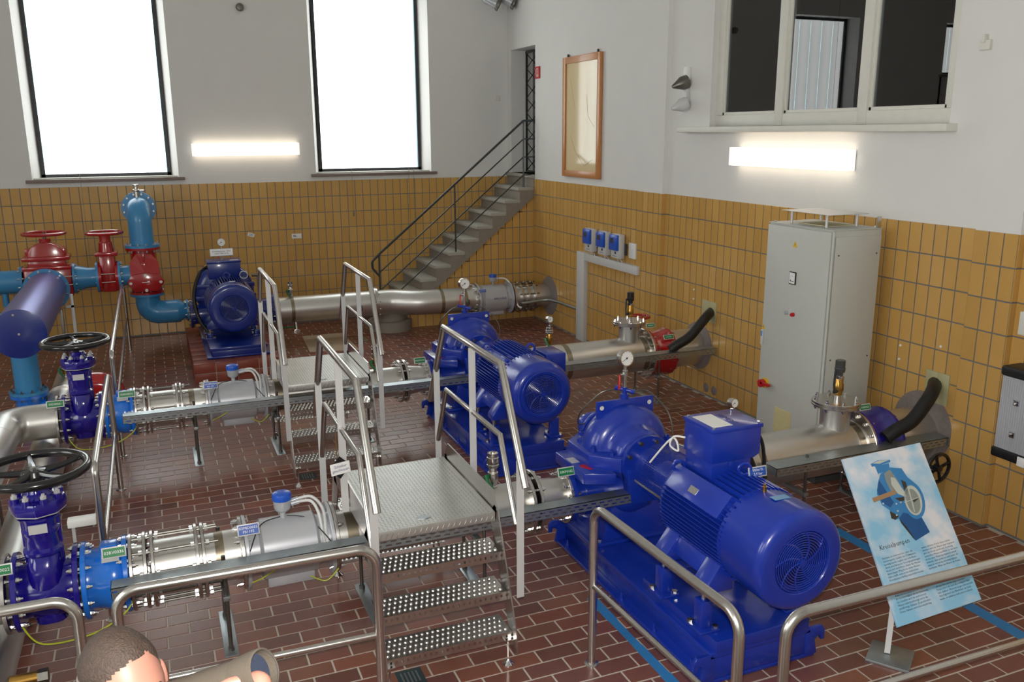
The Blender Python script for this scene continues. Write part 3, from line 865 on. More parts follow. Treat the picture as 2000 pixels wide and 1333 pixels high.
def gate_valve(X, Y, Z, label, wheel_label=None):
    t = thing('gate_valve', label, 'valve', (X, Y, Z-0.22))
    b = MB()
    b.lathe((X-0.145, Y, Z), X_, [(0, 0.0), (0, 0.15), (0.06, 0.155), (0.10, 0.175), (0.19, 0.175), (0.23, 0.155), (0.29, 0.15), (0.29, 0)], 36)
    # oval wedge housing rising to the bonnet
    st = len(b.v)
    secs = [(-0.16, 0.085, 0.13), (0.0, 0.09, 0.165), (0.15, 0.09, 0.165), (0.20, 0.088, 0.15), (0.235, 0.085, 0.125), (0.25, 0.098, 0.138), (0.265, 0.098, 0.138), (0.28, 0.085, 0.12), (0.35, 0.084, 0.115), (0.365, 0.094, 0.124), (0.38, 0.094, 0.124), (0.39, 0.084, 0.112), (0.43, 0.086, 0.112), (0.46, 0.11, 0.125)]
    N = 28
    for dz, hx, hy in secs:
        for k in range(N):
            a = 2*PI*k/N
            ca, sa = math.cos(a), math.sin(a)
            p = 3.2
            q = (abs(ca)**p+abs(sa)**p)**(-1/p)
            b.v.append(Vector((X+hx*q*ca, Y+hy*q*sa, Z+dz)))
    for i in range(len(secs)-1):
        for k in range(N):
            j = (k+1) % N
            b.f.append((st+i*N+k, st+i*N+j, st+(i+1)*N+j, st+(i+1)*N+k))
    b.f.append(tuple(st+k for k in range(N))); b.f.append(tuple(st+(len(secs)-1)*N+k for k in range(N)))
    part('valve_body', b, VIOLET, t)
    for x in (X-0.165, X+0.135):
        part('flange', MB().lathe((x, Y, Z), X_, [(0, 0), (0, 0.216), (0.004, 0.22), (0.026, 0.22), (0.03, 0.216), (0.03, 0)], 40), VIOLET, t)
    fb = bolts(MB(), (0, Y, Z), X_, 0.19, 12, X-0.165-0.02, X-0.135, 0.014)
    bolts(fb, (0, Y, Z), X_, 0.19, 12, X+0.135, X+0.165+0.02, 0.014)
    part('flange_bolts', fb, CHROME, t, stuff=True)
    bon = MB()
    for k in range(8):
        pass
    bon.lathe((X, Y, Z+0.46), Z_, [(0, 0), (0, 0.125), (0.015, 0.14), (0.05, 0.145), (0.085, 0.14), (0.085, 0.09), (0.10, 0.075), (0.12, 0.06), (0.15, 0.055), (0.15, 0.0)], 8)
    bn = part('bonnet', bon, VIOLET, t, 0.008)
    part('bonnet_gasket', MB().lathe((X, Y, Z+0.468), Z_, [(0, 0), (0, 0.136), (0.012, 0.139), (0.012, 0)], 8), ALU, t)
    for k in range(8):
        a = 2*PI*(k+0.5)/8
        part('bolt_boss', MB().cyl((X+0.112*math.cos(a), Y+0.112*math.sin(a), Z+0.53), (X+0.112*math.cos(a), Y+0.112*math.sin(a), Z+0.565), 0.024, 10), VIOLET, bn)
    for s_ in (-1, 1):
        part('side_rib', MB().box(X+s_*0.085-0.012, X+s_*0.085+0.012, Y-0.02, Y+0.02, Z+0.12, Z+0.45), VIOLET, t, 0.006)
    part('bonnet_bolts', bolts(MB(), (X, Y, 0), Z_, 0.112, 8, Z+0.50, Z+0.566, 0.017, 0.5), ALU, t, stuff=True)
    part('stem', MB().cyl((X, Y, Z+0.58), (X, Y, Z+0.70), 0.024, 16), BLACKP, t)
    wh = part('handwheel', MB().torus((X, Y, Z+0.70), Z_, 0.266, 0.0245, 48, 10), BLACKP, t)
    for k in range(5):
        a = 2*PI*k/5+0.5
        d = Vector((math.cos(a), math.sin(a), 0))
        part('spoke', MB().tube([Vector((X, Y, Z+0.682))+d*0.03, Vector((X, Y, Z+0.685))+d*0.15, Vector((X, Y, Z+0.70))+d*0.262], [0.024, 0.018, 0.015], 8), BLACKP, wh)
    part('hub', MB().lathe((X, Y, Z+0.645), Z_, [(0, 0), (0, 0.06), (0.03, 0.07), (0.055, 0.06), (0.06, 0.025), (0.06, 0)], 24), BLACKP, wh)
    part('hub_nut', MB().cyl((X, Y, Z+0.70), (X, Y, Z+0.715), 0.016, 6), CHROME, wh)
    part('type_plate', MB().box(X-0.045, X+0.045, Y-0.132, Y-0.122, Z+0.38, Z+0.43), ALU, t)
    return t
def check_valve(X0, X1, Y, Z, label):
    t = thing('check_valve', label, 'valve', ((X0+X1)/2, Y, Z-0.22))
    L = X1-X0
    part('valve_body', MB().lathe((X0, Y, Z), X_, [(0.028, 0), (0.028, 0.17), (0.05, 0.168), (0.09, 0.175), (0.14, 0.19), (0.19, 0.192), (L-0.028, 0.178), (L-0.028, 0)], 40), AZURE, t)
    for x in (X0, X1-0.028):
        part('flange', MB().lathe((x, Y, Z), X_, [(0, 0), (0, 0.216), (0.004, 0.22), (0.024, 0.22), (0.028, 0.216), (0.028, 0)], 40), AZURE, t)
    fb = bolts(MB(), (0, Y, Z), X_, 0.195, 12, X0, X0+0.028, 0.014)
    bolts(fb, (0, Y, Z), X_, 0.195, 12, X1-0.028, X1, 0.014)
    part('flange_bolts', fb, CHROME, t, stuff=True)
    pd = part('raised_pad', MB().box(X0+0.10, X1-0.05, Y-0.045, Y+0.045, Z+0.16, Z+0.207), AZURE, t, 0.006)
    part('rating_plate', MB().obox((X0+0.155, Y-0.12, Z+0.166), 0.09, 0.05, 0.004, Matrix.Rotation(0.62, 3, 'X')), ALU, t)
    return t
def expansion_joint(xs, Y, Z, label):
    """xs: first flange, pair, pair, far pair"""
    t = thing('expansion_joint', label, 'pipe coupling', ((xs[0]+xs[-1])/2, Y, Z-0.22))
    part('sleeve', MB().lathe((xs[0], Y, Z), X_, [(0, 0.13), (0, 0.15), (xs[1]-xs[0], 0.15), (xs[1]-xs[0], 0.13)], 40), STEEL, t)
    part('sleeve', MB().lathe((xs[2], Y, Z), X_, [(0, 0.14), (0, 0.163), (xs[3]-xs[2], 0.163), (xs[3]-xs[2], 0.14)], 40), STEEL, t)
    part('sleeve', MB().lathe((xs[3], Y, Z), X_, [(0.02, 0.13), (0.02, 0.15), (0.09, 0.15), (0.09, 0.13)], 40), STEEL, t)
    for k, x in enumerate((xs[0], xs[1], xs[2], xs[3], xs[3]+0.035)):
        part('flange', MB().lathe((x, Y, Z), X_, [(0, 0.14), (0, 0.218), (0.003, 0.222), (0.017, 0.222), (0.02, 0.218), (0.02, 0.14)], 40), BRITE, t)
    for k in range(10):
        a = 2*PI*(k+0.5)/10
        d = Vector((0, math.cos(a), math.sin(a)))*0.198
        p = Vector((0, Y, Z))+d
        part('tie_rod', MB().tube([p+X_*(xs[1]-0.055), p+X_*(xs[3]+0.13)], 0.0085, 8), IRON, t)
    nt_ = MB()
    for x in (xs[1]-0.012, xs[1]+0.02, xs[2]+0.036, xs[3]-0.012, xs[3]+0.071):
        for k in range(10):
            a = 2*PI*(k+0.5)/10
            p = Vector((x, Y+0.198*math.cos(a), Z+0.198*math.sin(a)))
            nt_.cyl(p-X_*0.009, p+X_*0.009, 0.0155, 6)
    bolts(nt_, (0, Y, Z), X_, 0.198, 10, xs[0], xs[0]+0.02, 0.013, 0.0)
    part('nuts', nt_, CHROME, t, stuff=True)
    return t
def flow_meter(x0, x1, Y, Z, label, R0=0.15, Rb=0.185, Rf=0.222, sign=None, printed=None, side=-1, headx=None):
    t = thing('flow_meter', label, 'flow meter', ((x0+x1)/2, Y, Z-Rf))
    L = x1-x0
    part('barrel', MB().lathe((x0, Y, Z), X_, [(0.02, 0), (0.02, R0+0.005), (0.085, R0+0.005), (0.10, R0+0.03), (0.105, Rb), (L-0.105, Rb), (L-0.10, R0+0.03), (L-0.085, R0+0.005), (L-0.02, R0+0.005), (L-0.02, 0)], 44), METERG, t)
    for x in (x0, x1-0.022):
        part('flange', MB().lathe((x, Y, Z), X_, [(0, 0), (0, Rf-0.004), (0.004, Rf), (0.018, Rf), (0.022, Rf-0.004), (0.022, 0)], 44), METERG, t)
    part('lower_housing', MB().box(x0+0.12, x1-0.12, Y-0.09, Y+0.09, Z-Rb-0.04, Z-Rb+0.05), METERG, t, 0.01)
    hx = headx if headx is not None else (x0+x1)/2
    zt = Z+Rb
    part('neck', MB().lathe((hx, Y, zt-0.01), Z_, [(0, 0), (0, 0.018), (0.055, 0.018), (0.055, 0)], 16), METERG, t)
    hd = part('terminal_head', MB().lathe((hx, Y, zt+0.04), Z_, [(0, 0), (0, 0.026), (0.012, 0.044), (0.03, 0.051), (0.078, 0.054), (0.078, 0)], 28), METERG, t)
    part('head_cap', MB().lathe((hx, Y, zt+0.118), Z_, [(0, 0), (0, 0.057), (0.028, 0.059), (0.040, 0.055), (0.047, 0.042), (0.047, 0)], 28), CAPB, hd, 0.0)
    part('cable_gland', MB().cyl((hx+0.05, Y-0.012, zt+0.085), (hx+0.10, Y-0.012, zt+0.092), 0.015, 12).cyl((hx+0.05, Y+0.022, zt+0.085), (hx+0.10, Y+0.022, zt+0.098), 0.015, 12), METERG, hd)
    return t, hx, zt
def pipe_spool(x0, x1, Y, Z, label, r=0.15, r1=None, f0=True, f1=True, Rf=0.22, name='pipe_spool', bands=(), nb=12, cat='pipe', mat=None, side=None):
    t = thing(name, label, cat, ((x0+x1)/2, Y, Z-(max(Rf) if isinstance(Rf, tuple) else Rf)))
    r1 = r if r1 is None else r1
    L = x1-x0
    mat = mat or STEEL
    if r1 == r:
        pr = [(0.0, r-0.015), (0.0, r), (L, r), (L, r-0.015)]
    else:
        pr = [(0.0, r-0.015), (0.0, r), (0.05, r), (L-0.05, r1), (L, r1), (L, r1-0.015)]
    part('pipe_wall', MB().lathe((x0, Y, Z), X_, pr, 44), mat, t)
    for k, (f, x) in enumerate(((f0, x0), (f1, x1-0.024))):
        if f:
            rr = Rf if not isinstance(Rf, tuple) else Rf[k]
            part('flange', MB().lathe((x, Y, Z), X_, [(0, 0.1), (0, rr-0.004), (0.004, rr), (0.02, rr), (0.024, rr-0.004), (0.024, 0.1)], 44), BRITE, t)
            ring_bolts(t, x-0.004, x+0.028, Y, Z, rr-0.026, nb)
    for b0, b1 in bands:
        part('weld_band', MB().lathe((b0, Y, Z), X_, [(0, r-0.002), (0, r+0.0015), (b1-b0, r+0.0015), (b1-b0, r-0.002)], 44), WELD, t)
    return t
def ball_valve(x, y, z0, label, kind='chrome', h=0.25):
    t = thing('ball_valve', label, 'valve', (x, y, z0))
    mt = {'chrome': BRITE, 'brass': BRASS}[kind]
    part('socket', MB().lathe((x, y, z0-0.02), Z_, [(0, 0), (0, 0.03), (0.035, 0.03), (0.04, 0.024), (0.05, 0.024), (0.05, 0)], 16), BRITE, t)
    part('body', MB().lathe((x, y, z0+0.03), Z_, [(0, 0), (0, 0.030), (0.03, 0.030), (0.035, 0.038), (0.085, 0.038), (0.09, 0.030), (0.12, 0.030), (0.12, 0)], 8 if kind == 'chrome' else 16), mt, t, 0.002)
    part('coupling', MB().lathe((x, y, z0+0.15), Z_, [(0, 0), (0, 0.036), (0.008, 0.041), (0.02, 0.041), (0.024, 0.037), (0.03, 0.041), (h-0.18, 0.041), (h-0.175, 0.036), (h-0.15, 0.036), (h-0.15, 0.028), (h-0.165, 0.028), (h-0.165, 0)], 24), BRITE, t)
    lv = MB()
    lv.cyl((x-0.035, y-0.01, z0+0.09), (x-0.055, y-0.012, z0+0.09), 0.014, 10)
    lv.tube([(x-0.058, y-0.012, z0+0.105), (x-0.052, y-0.03, z0+0.06), (x-0.02, y-0.05, z0+0.012)], [0.015, 0.013, 0.010], 8)
    part('lever', lv, GREENP, t)
    return t
def pipe_support(x, Y, r, label, y0=-0.27, y1=0.27, zt=None):
    t = thing('pipe_support', label, 'support', (x, Y, 0))
    part('base_strip', MB().box(x-0.04, x+0.04, Y+y0, Y+y1, 0.0, 0.008), GALV, t, 0.002)
    for s in (-1, 1):
        yy = Y+s*(r+0.055)
        part('threaded_rod', MB().tube([(x, yy, 0.008), (x, yy, ZC+0.10 if zt is None else zt)], 0.012, 8), IRON, t)
        part('nut', MB().cyl((x, yy, 0.008), (x, yy, 0.028), 0.021, 6), IRON, t)
    part('cross_bar', MB().box(x-0.02, x+0.02, Y-r-0.08, Y+r+0.08, ZC-r-0.03, ZC-r-0.002), GALV, t, 0.002)
    return t
def cable_tray(x0, x1, y0, y1, z0, z1, label):
    """folded tray, y0 is the front edge; two rows of slots punched in the side"""
    t = thing('cable_tray', label, 'cable tray', ((x0+x1)/2, (y0+y1)/2, z0))
    part('lid', MB().box(x0, x1, y0, y1, z1-0.004, z1), GALV, t)
    part('rear_side', MB().box(x0, x1, y1-0.003, y1, z0, z1-0.004), GALV, t)
    fs = MB()
    h = z1-z0
    hs = [(0, 0.22), (0.36, 0.58), (0.72, 1.0)]
    for a, b in hs:
        fs.box(x0, x1, y0, y0+0.003, z0+a*h, z0+b*h)
    p, sl = 0.062, 0.036
    for kk, (a, b) in enumerate(((0.22, 0.36), (0.58, 0.72))):
        x = x0-p*0.5*kk
        while x < x1:
            a0, a1 = max(x, x0), min(x+p-sl, x1)
            if a1 > a0:
                fs.box(a0, a1, y0, y0+0.003, z0+a*h, z0+b*h)
            x += p
    part('slotted_side', fs, GALV, t)
    part('end_plate', MB().box(x0, x0+0.003, y0, y1, z0, z1), GALV, t)
    return t
def gauge(x, y, z0, zd, r, label, stem_mat=BRITE, base='cross', yaw=0.10, lever=REDP):
    t = thing('pressure_gauge', label, 'pressure gauge', (x, y, z0))
    if base == 'cross':
        b = MB().cyl((x, y, z0), (x, y, z0+0.035), 0.032, 14).cyl((x, y, z0+0.03), (x, y, z0+0.085), 0.018, 12)
        b.cyl((x-0.04, y+0.03, z0+0.075), (x+0.04, y-0.03, z0+0.055), 0.014, 10)
        b.cyl((x-0.055, y+0.04, z0+0.08), (x-0.035, y+0.027, z0+0.073), 0.018, 6).cyl((x+0.055, y-0.04, z0+0.05), (x+0.035, y-0.027, z0+0.056), 0.018, 6)
        part('cross_fitting', b, BLUE, t)
        zs = z0+0.085
    else:
        zs = z0
    d = Vector((math.sin(yaw), -math.cos(yaw), 0.12)).normalized()
    st_ = MB().cyl((x, y, zs), (x, y, zd-r-0.06), 0.013, 12)
    st_.cyl((x, y, zd-r-0.075), (x, y, zd-r-0.03), 0.020, 8).cyl((x, y, zd-r-0.03), (x, y, zd-r+0.005), 0.012, 8)
    st_.cyl((x-0.04, y, zd-r-0.06), (x+0.015, y, zd-r-0.06), 0.011, 8)
    part('stem', st_, stem_mat, t)
    if lever:
        part('lever', MB().tube([(x-0.045, y, zd-r-0.06), (x-0.05, y-0.012, zd-r-0.085), (x-0.052, y-0.014, zd-r-0.16)], 0.008, 6), lever, t)
    c = Vector((x, y, zd))
    part('case', MB().lathe(c-d*0.03, d, [(0, 0), (0, r*0.98), (0.045, r), (0.05, r*0.98), (0.05, r*0.88), (0.044, r*0.88), (0.044, 0)], 32), BRITE, t)
    dl = part('dial', MB().lathe(c+d*0.0145, d, [(0, 0), (0, r*0.88), (0.001, r*0.88), (0.001, 0)], 32), WHITE, t)
    ax, u, v = basis(d)
    nd = MB()
    nd.lathe(c+d*0.016, d, [(0, 0), (0, r*0.12), (0.002, r*0.12), (0.002, 0)], 12)
    Rv = Vector((0, 0, 1)).cross(d).normalized()*-1
    Rv = Vector((-d.y, d.x, 0)).normalized()
    Uv = d.cross(Rv).normalized()
    if Uv.z < 0: Uv = -Uv
    e = (-Rv*0.8-Uv*0.45).normalized()
    if e.x > 0: e = (Rv*0.8-Uv*0.45).normalized()
    nd.tube([c+d*0.017-e*r*0.2, c+d*0.017+e*r*0.72], r*0.035, 4)
    for k in range(11):
        a = math.radians(225-27*k)
        q = Rv*math.cos(a)+Uv*math.sin(a)
        nd.tube([c+d*0.0165+q*r*0.72, c+d*0.0165+q*r*0.83], r*0.022, 4)
    part('needle_and_scale', nd, INK, dl)
    return t

for which, Y in LINES.items():
    F = which
    Z = ZC
    gate_valve(-6.46, Y, Z, 'ultramarine gate valve with black handwheel on the %s pipeline' % F)
    check_valve(-6.285, -6.045, Y, Z, 'azure blue check valve between gate valve and couplings on the %s pipeline' % F)
    expansion_joint((-6.04, -5.965, -5.925, -5.685), Y, Z, 'steel expansion joint with tie rods beside the azure valve, %s pipeline' % F)
    pipe_spool(-5.605, -5.412, Y, Z, 'short steel pipe piece left of the flow meter, %s pipeline' % F, f0=False, bands=((-5.575, -5.525),))
    t, hx, zt = flow_meter(-5.41, -4.885, Y, Z, 'grey flow meter with blue capped head on the %s pipeline' % F, headx=-5.165)
    cb = MB()
    cb.tube(smooth_curve([(hx+0.1, Y-0.012, zt+0.092), (hx+0.17, Y-0.02, zt+0.085), (hx+0.205, Y-0.06, zt+0.02), (hx+0.215, Y-0.12, zt-0.10), (hx+0.215, Y-0.20, zt-0.16)], 8), 0.010, 8)
    cb.tube(smooth_curve([(hx+0.1, Y+0.022, zt+0.098), (hx+0.18, Y+0.01, zt+0.10), (hx+0.235, Y-0.04, zt+0.03), (hx+0.235, Y-0.12, zt-0.09), (hx+0.235, Y-0.20, zt-0.16)], 8), 0.010, 8)
    solo('meter_cable', cb, GREYP, 'pair of white cables curving down from the %s flow meter head' % F, 'cable')
    solo('thin_cable', MB().tube(smooth_curve([(hx-0.02, Y-0.018, zt+0.015), (hx-0.14, Y-0.05, zt-0.005), (hx-0.22, Y-0.16, zt-0.11), (hx-0.26, Y-0.225, zt-0.17)], 8), 0.0035, 6).tube(smooth_curve([(hx+0.02, Y-0.018, zt+0.015), (hx+0.15, Y-0.05, zt-0.02), (hx+0.27, Y-0.20, zt-0.15)], 8), 0.0035, 6), BLACK, 'thin black cable lying over the %s flow meter' % F, 'cable')
    pipe_spool(-4.883, -3.545, Y, Z, 'long steel pipe passing under the step-over platform, %s pipeline' % F, bands=((-4.80, -4.73), ))
    pipe_spool(-3.515, -3.255, Y, Z, 'tapered steel reducer between platform and pump, %s pipeline' % F, r=0.15, r1=0.128, Rf=(0.22, 0.19))
    ball_valve(-3.785, Y, Z+0.145, '%s ball valve standing on the pipe right of the %s platform' % ('chrome' if F == 'front' else 'brass', F), 'chrome' if F == 'front' else 'brass')
    pipe_support(-5.54, Y, 0.15, 'threaded rod support under pipe left of the %s flow meter' % F)
    pipe_support(-4.66 if F == 'front' else -4.80, Y, 0.15, 'threaded rod support at left edge of the %s platform' % F)
    pipe_support(-3.93, Y, 0.15, 'threaded rod support at right edge of the %s platform' % F)
    if F == 'front':
        cable_tray(-6.13, -2.86, -9.315, -9.215, 0.545, 0.61, 'long slotted galvanised cable tray in front of the front discharge pipe')
        cable_tray(-1.72, -0.03, -9.335, -9.19, 0.54, 0.605, 'galvanised cable tray along the front suction pipe, behind display board')
    else:
        cable_tray(-6.13, -2.86, -6.245, -6.145, 0.575, 0.64, 'long slotted galvanised cable tray in front of the middle discharge pipe')
        cable_tray(-1.98, -0.03, -6.215, -6.07, 0.565, 0.63, 'galvanised cable tray along the middle suction pipe to the wall')
    # suction side
    t = pipe_spool(-1.98, -0.66, Y, Z, 'thick steel suction pipe with inspection stub, %s pipeline' % F, r=0.20, Rf=(0.27, 0.285), f0=False, bands=((-1.72, -1.66), (-0.76, -0.70)), nb=16)
    part('inspection_stub', MB().lathe((-0.87, Y, Z+0.12), Z_, [(0, 0.10), (0, 0.115), (0.25, 0.115), (0.25, 0.10)], 36), STEEL, t)
    cvr = MB().lathe((-0.87, Y, Z+0.36), Z_, [(0, 0.09), (0, 0.182), (0.004, 0.186), (0.016, 0.186), (0.02, 0.182), (0.022, 0.182), (0.022, 0.186), (0.038, 0.186), (0.042, 0.182), (0.042, 0)], 40)
    cv = part('blind_flange', cvr, BRITE, t)
    part('cover_bolts', bolts(MB(), (-0.87, Y, 0), Z_, 0.16, 8, Z+0.36, Z+0.402, 0.014), CHROME, cv, stuff=True)
    # pump side cone of the suction pipe
    pipe_spool(-2.28, -1.985, Y, Z, 'short steel cone between pump and suction pipe, %s pipeline' % F, r=0.15, r1=0.20, Rf=(0.22, 0.27), f1=False)
    va = thing('vent_valve', 'brass vent valve with %s grey cap on the %s inspection stub' % ('dark', F), 'valve', (-0.86, Y, Z+0.40))
    x = -0.86
    z0 = Z+0.40
    part('nipple', MB().cyl((x, Y, z0), (x, Y, z0+0.05), 0.024, 14), BRITE, va)
    part('body', MB().lathe((x, Y, z0+0.04), Z_, [(0, 0), (0, 0.032), (0.03, 0.032), (0.04, 0.040), (0.09, 0.040), (0.10, 0.034), (0.14, 0.034), (0.14, 0)], 8), BRASS, va, 0.003)
    part('ring', MB().cyl((x, Y, z0+0.178), (x, Y, z0+0.20), 0.036, 18), CHROME, va)
    part('cap', MB().lathe((x, Y, z0+0.20), Z_, [(0, 0), (0, 0.026), (0.025, 0.026), (0.03, 0.038), (0.06, 0.042), (0.065, 0.038), (0.12, 0.038), (0.125, 0.034), (0.125, 0)], 20), SCREEN if F == 'front' else BLACK, va)
    part('lever', MB().cyl((x-0.03, Y-0.02, z0+0.08), (x-0.07, Y-0.03, z0+0.08), 0.014, 8).tube([(x-0.07, Y-0.03, z0+0.085), (x-0.075, Y-0.03, z0+0.14), (x-0.07, Y-0.03, z0+0.26)], [0.006, 0.008, 0.009], 8), RAILB, va)
    # small gauge on the suction pipe next to the motor
    sg = ball_valve(-1.86, Y, Z+0.19, 'small %s valve at pump end of the %s suction pipe' % ('brass', F), 'brass', 0.22)
    gauge(-1.86, Y, Z+0.40, Z+0.50, 0.036, 'small pressure gauge on brass valve of the %s suction pipe' % F, base=None, lever=None)
    # shut-off valve at the wall
    col = VIOLET if F == 'front' else RED
    vt = thing('butterfly_valve', ('ultramarine' if F == 'front' else 'red') + ' butterfly valve between %s suction pipe and wall' % F, 'valve', (-0.43, Y, Z-0.27))
    xa = -0.655
    part('body', MB().lathe((xa, Y, Z), X_, [(0.0, 0), (0.0, 0.272), (0.028, 0.276), (0.03, 0.23), (0.07, 0.235), (0.23, 0.262), (0.25, 0.276), (0.28, 0.276), (0.28, 0)], 14 if F == 'middle' else 44), col, vt, 0.004 if F == 'middle' else 0)
    part('flange_bolts', bolts(bolts(MB(), (0, Y, Z), X_, 0.25, 16, xa-0.03, xa+0.03, 0.015), (0, Y, Z), X_, 0.25, 14, xa+0.25, xa+0.285, 0.017), BRITE, vt, stuff=True)
    if F == 'middle':
        pass
        wv = part('handwheel', MB().torus((xa+0.10, Y+0.3, Z+0.36), Z_, 0.115, 0.014, 36, 8), RED, vt)
        for k in range(4):
            a = PI*k/2+0.4
            part('spoke', MB().tube([(xa+0.10, Y+0.3, Z+0.35), (xa+0.10+0.11*math.cos(a), Y+0.3+0.11*math.sin(a), Z+0.36)], 0.009, 6), RED, wv)
        part('wheel_stem', MB().cyl((xa+0.10, Y+0.3, Z-0.0), (xa+0.10, Y+0.3, Z+0.36), 0.022, 10), RED, vt)
        part('gearbox', MB().box(xa+0.05, xa+0.16, Y+0.2, Y+0.36, Z-0.06, Z+0.06), RED, vt, 0.01)
    else:
        part('gearbox', MB().box(xa+0.05, xa+0.2, Y-0.36, Y-0.24, Z-0.14, Z+0.0), BLACKP, vt, 0.01)
        cw = Vector((-0.25, -9.455, 0.425))
        wv = part('handwheel', MB().torus(cw, Y_, 0.115, 0.014, 36, 8), BLACKP, vt)
        for k in range(4):
            a = PI*k/2+0.3
            part('spoke', MB().tube([cw, cw+Vector((0.11*math.cos(a), 0, 0.11*math.sin(a)))], 0.012, 6), BLACKP, wv)
        part('hub', MB().lathe(cw+Vector((0, 0.03, 0)), Vector((0, -1, 0)), [(0, 0), (0, 0.03), (0.05, 0.028), (0.055, 0.01), (0.055, 0)], 16), BLACKP, wv)
        part('wheel_shaft', MB().tube([cw, cw+Vector((-0.09, 0.16, 0))], 0.014, 8), BLACKP, vt)
    pipe_spool(-0.37, 0.02, Y-0.01, Z+0.015, 'steel pipe end entering the wall, %s pipeline' % F, r=0.215, f0=False, f1=False)
    yh = -6.13 if F == 'middle' else -9.22
    hz = 0.98 if F == 'middle' else 0.97
    hs = smooth_curve([(XRB+0.0, yh+0.12, hz+0.02), (-0.09, yh+0.03, hz+0.0), (-0.20, yh-0.02, hz-0.06), (-0.36, yh-0.04, hz-0.20), (-0.50, yh-0.02, 0.70), (-0.58, yh, 0.645)], 8)
    solo('corrugated_hose', MB().tube(hs, 0.054, 18), BLACK, 'thick black hose curving from the wall to the %s cable tray' % F, 'hose')
    pipe_support(-0.62 if F == 'middle' else -0.50, Y, 0.2, 'threaded rod support under the %s butterfly valve' % F, y0=-0.33, y1=0.25, zt=0.62)
    pipe_support(-1.93 if F == 'middle' else -1.35, Y, 0.2, 'threaded rod support under the pump end of the %s suction pipe' % F, y0=-0.33, y1=0.2, zt=0.62)
    ew = MB().tube(smooth_curve([(-6.60, Y-0.15, Z-0.13), (-6.50, Y-0.21, Z-0.23), (-6.25, Y-0.22, Z-0.22), (-6.08, Y-0.2, Z-0.14), (-6.03, Y-0.18, Z-0.06)], 8), 0.005, 6)
    solo('earth_wire', ew, EARTH, 'yellow green earth wire looping under the %s gate valve' % F, 'wire')
    for nm, pts in (('left', [(-5.40, Y-0.18, Z-0.12), (-5.33, Y-0.2, Z-0.09), (-5.25, Y-0.2, Z-0.05)]), ('right', [(-5.05, Y-0.19, Z-0.14), (-4.96, Y-0.21, Z-0.18), (-4.88, Y-0.2, Z-0.12)])):
        solo('earth_wire', MB().tube(smooth_curve(pts, 6), 0.0045, 6), EARTH, 'yellow green earth wire at %s flange of the %s flow meter' % (nm, F), 'wire')
    # elbow and header on the left
    el = thing('pipe_elbow', 'matt grey steel pipe bend left of the %s gate valve' % F, 'pipe', (-6.85, Y-0.3, Z-0.16))
    pts = fillet([(-6.655, Y, Z), (-7.10, Y, Z), (-7.10, Y-0.50, Z)], 0.40, 14)
    part('bend', MB().tube(pts, 0.158, 36), STEEL, el)
    part('flange', MB().lathe((-6.675, Y, Z), X_, [(0, 0.15), (0, 0.215), (0.003, 0.22), (0.022, 0.22), (0.025, 0.215), (0.025, 0.15)], 40), BRITE, el)
    hy = -8.30 if F == 'middle' else -12.0
    ht = thing('header_pipe', 'steel header pipe running forward from the %s pipe bend' % F, 'pipe', (-7.1, (Y-0.5+hy)/2, Z-0.16))
    part('pipe_wall', MB().cyl((-7.10, Y-0.505, Z), (-7.10, hy, Z), 0.158, 36), STEEL, ht)
    part('end_flange', MB().cyl((-7.10, hy, Z), (-7.10, hy-0.03, Z), 0.22, 36), BRITE, ht)
    for yy in (Y-1.0, hy+0.5):
        part('foot', MB().box(-7.16, -7.04, yy-0.06, yy+0.06, 0.0, Z-0.15), GALV, ht, 0.004)

# low header pipe on the floor at the left
lh = thing('floor_header_pipe', 'pale steel header pipe lying low along the left side', 'pipe', (-6.80, -7, 0.02))
part('pipe_wall', MB().cyl((-6.80, -2.6, 0.185), (-6.80, -12.2, 0.185), 0.155, 36), STEEL, lh)
for y in (-3.9, -5.15, -8.2, -10.4):
    part('flange', MB().lathe((-6.80, y, 0.185), Y_, [(0, 0.15), (0, 0.18), (0.018, 0.183), (0.036, 0.18), (0.036, 0.15)], 32), BRITE, lh)
for y in (-3.2, -6.9, -9.8):
    part('saddle', MB().box(-6.92, -6.68, y-0.05, y+0.05, 0.0, 0.10), GALV, lh, 0.004)
ball_valve(-6.80, -3.4, 0.335, 'brass ball valve standing on the low header pipe at left', 'brass', 0.2)
dv = thing('drain_cock', 'brass drain cock at the floor beside the front header pipe', 'valve', (-6.6, -9.35, 0.2))
part('body', MB().cyl((-6.65, -9.35, 0.2), (-6.52, -9.35, 0.2), 0.035, 14), BRASS, dv)
part('nut', MB().cyl((-6.52, -9.35, 0.2), (-6.47, -9.35, 0.2), 0.04, 6), IRON, dv)

# name plates of the lines
plate_tag('tag_plate', (-6.105, -9.13, 0.735), 0.125, 0.062, GREEN, ALU, '03RV0036', 'green tag 03RV0036 on the azure valve of the front pipeline', 0.024)
plate_tag('tag_plate', (-6.66, -9.14, 0.745), 0.125, 0.062, GREEN, ALU, '03DS0022', 'green tag ending 0022 at left edge by the front gate valve', 0.024)
plate_tag('tag_plate', (-3.285, -9.06, 0.735), 0.125, 0.062, GREEN, ALU, '03KP5102', 'green tag at left nozzle of the front pump', 0.023)
plate_tag('tag_plate', (-5.385, -9.13, 0.735), 0.125, 0.068, BLUEL, ALU, '03MID0055\nF01192', 'blue tag 03MID0055 on the front flow meter', 0.022)
plate_tag('tag_plate', (-6.09, -5.88, 0.735), 0.14, 0.062, GREEN, ALU, '03RV0035', 'green tag on the azure valve of the middle pipeline', 0.024)
plate_tag('tag_plate', (-6.66, -5.90, 0.72), 0.14, 0.062, GREEN, ALU, '03DS0021', 'green tag beside the middle gate valve', 0.024)
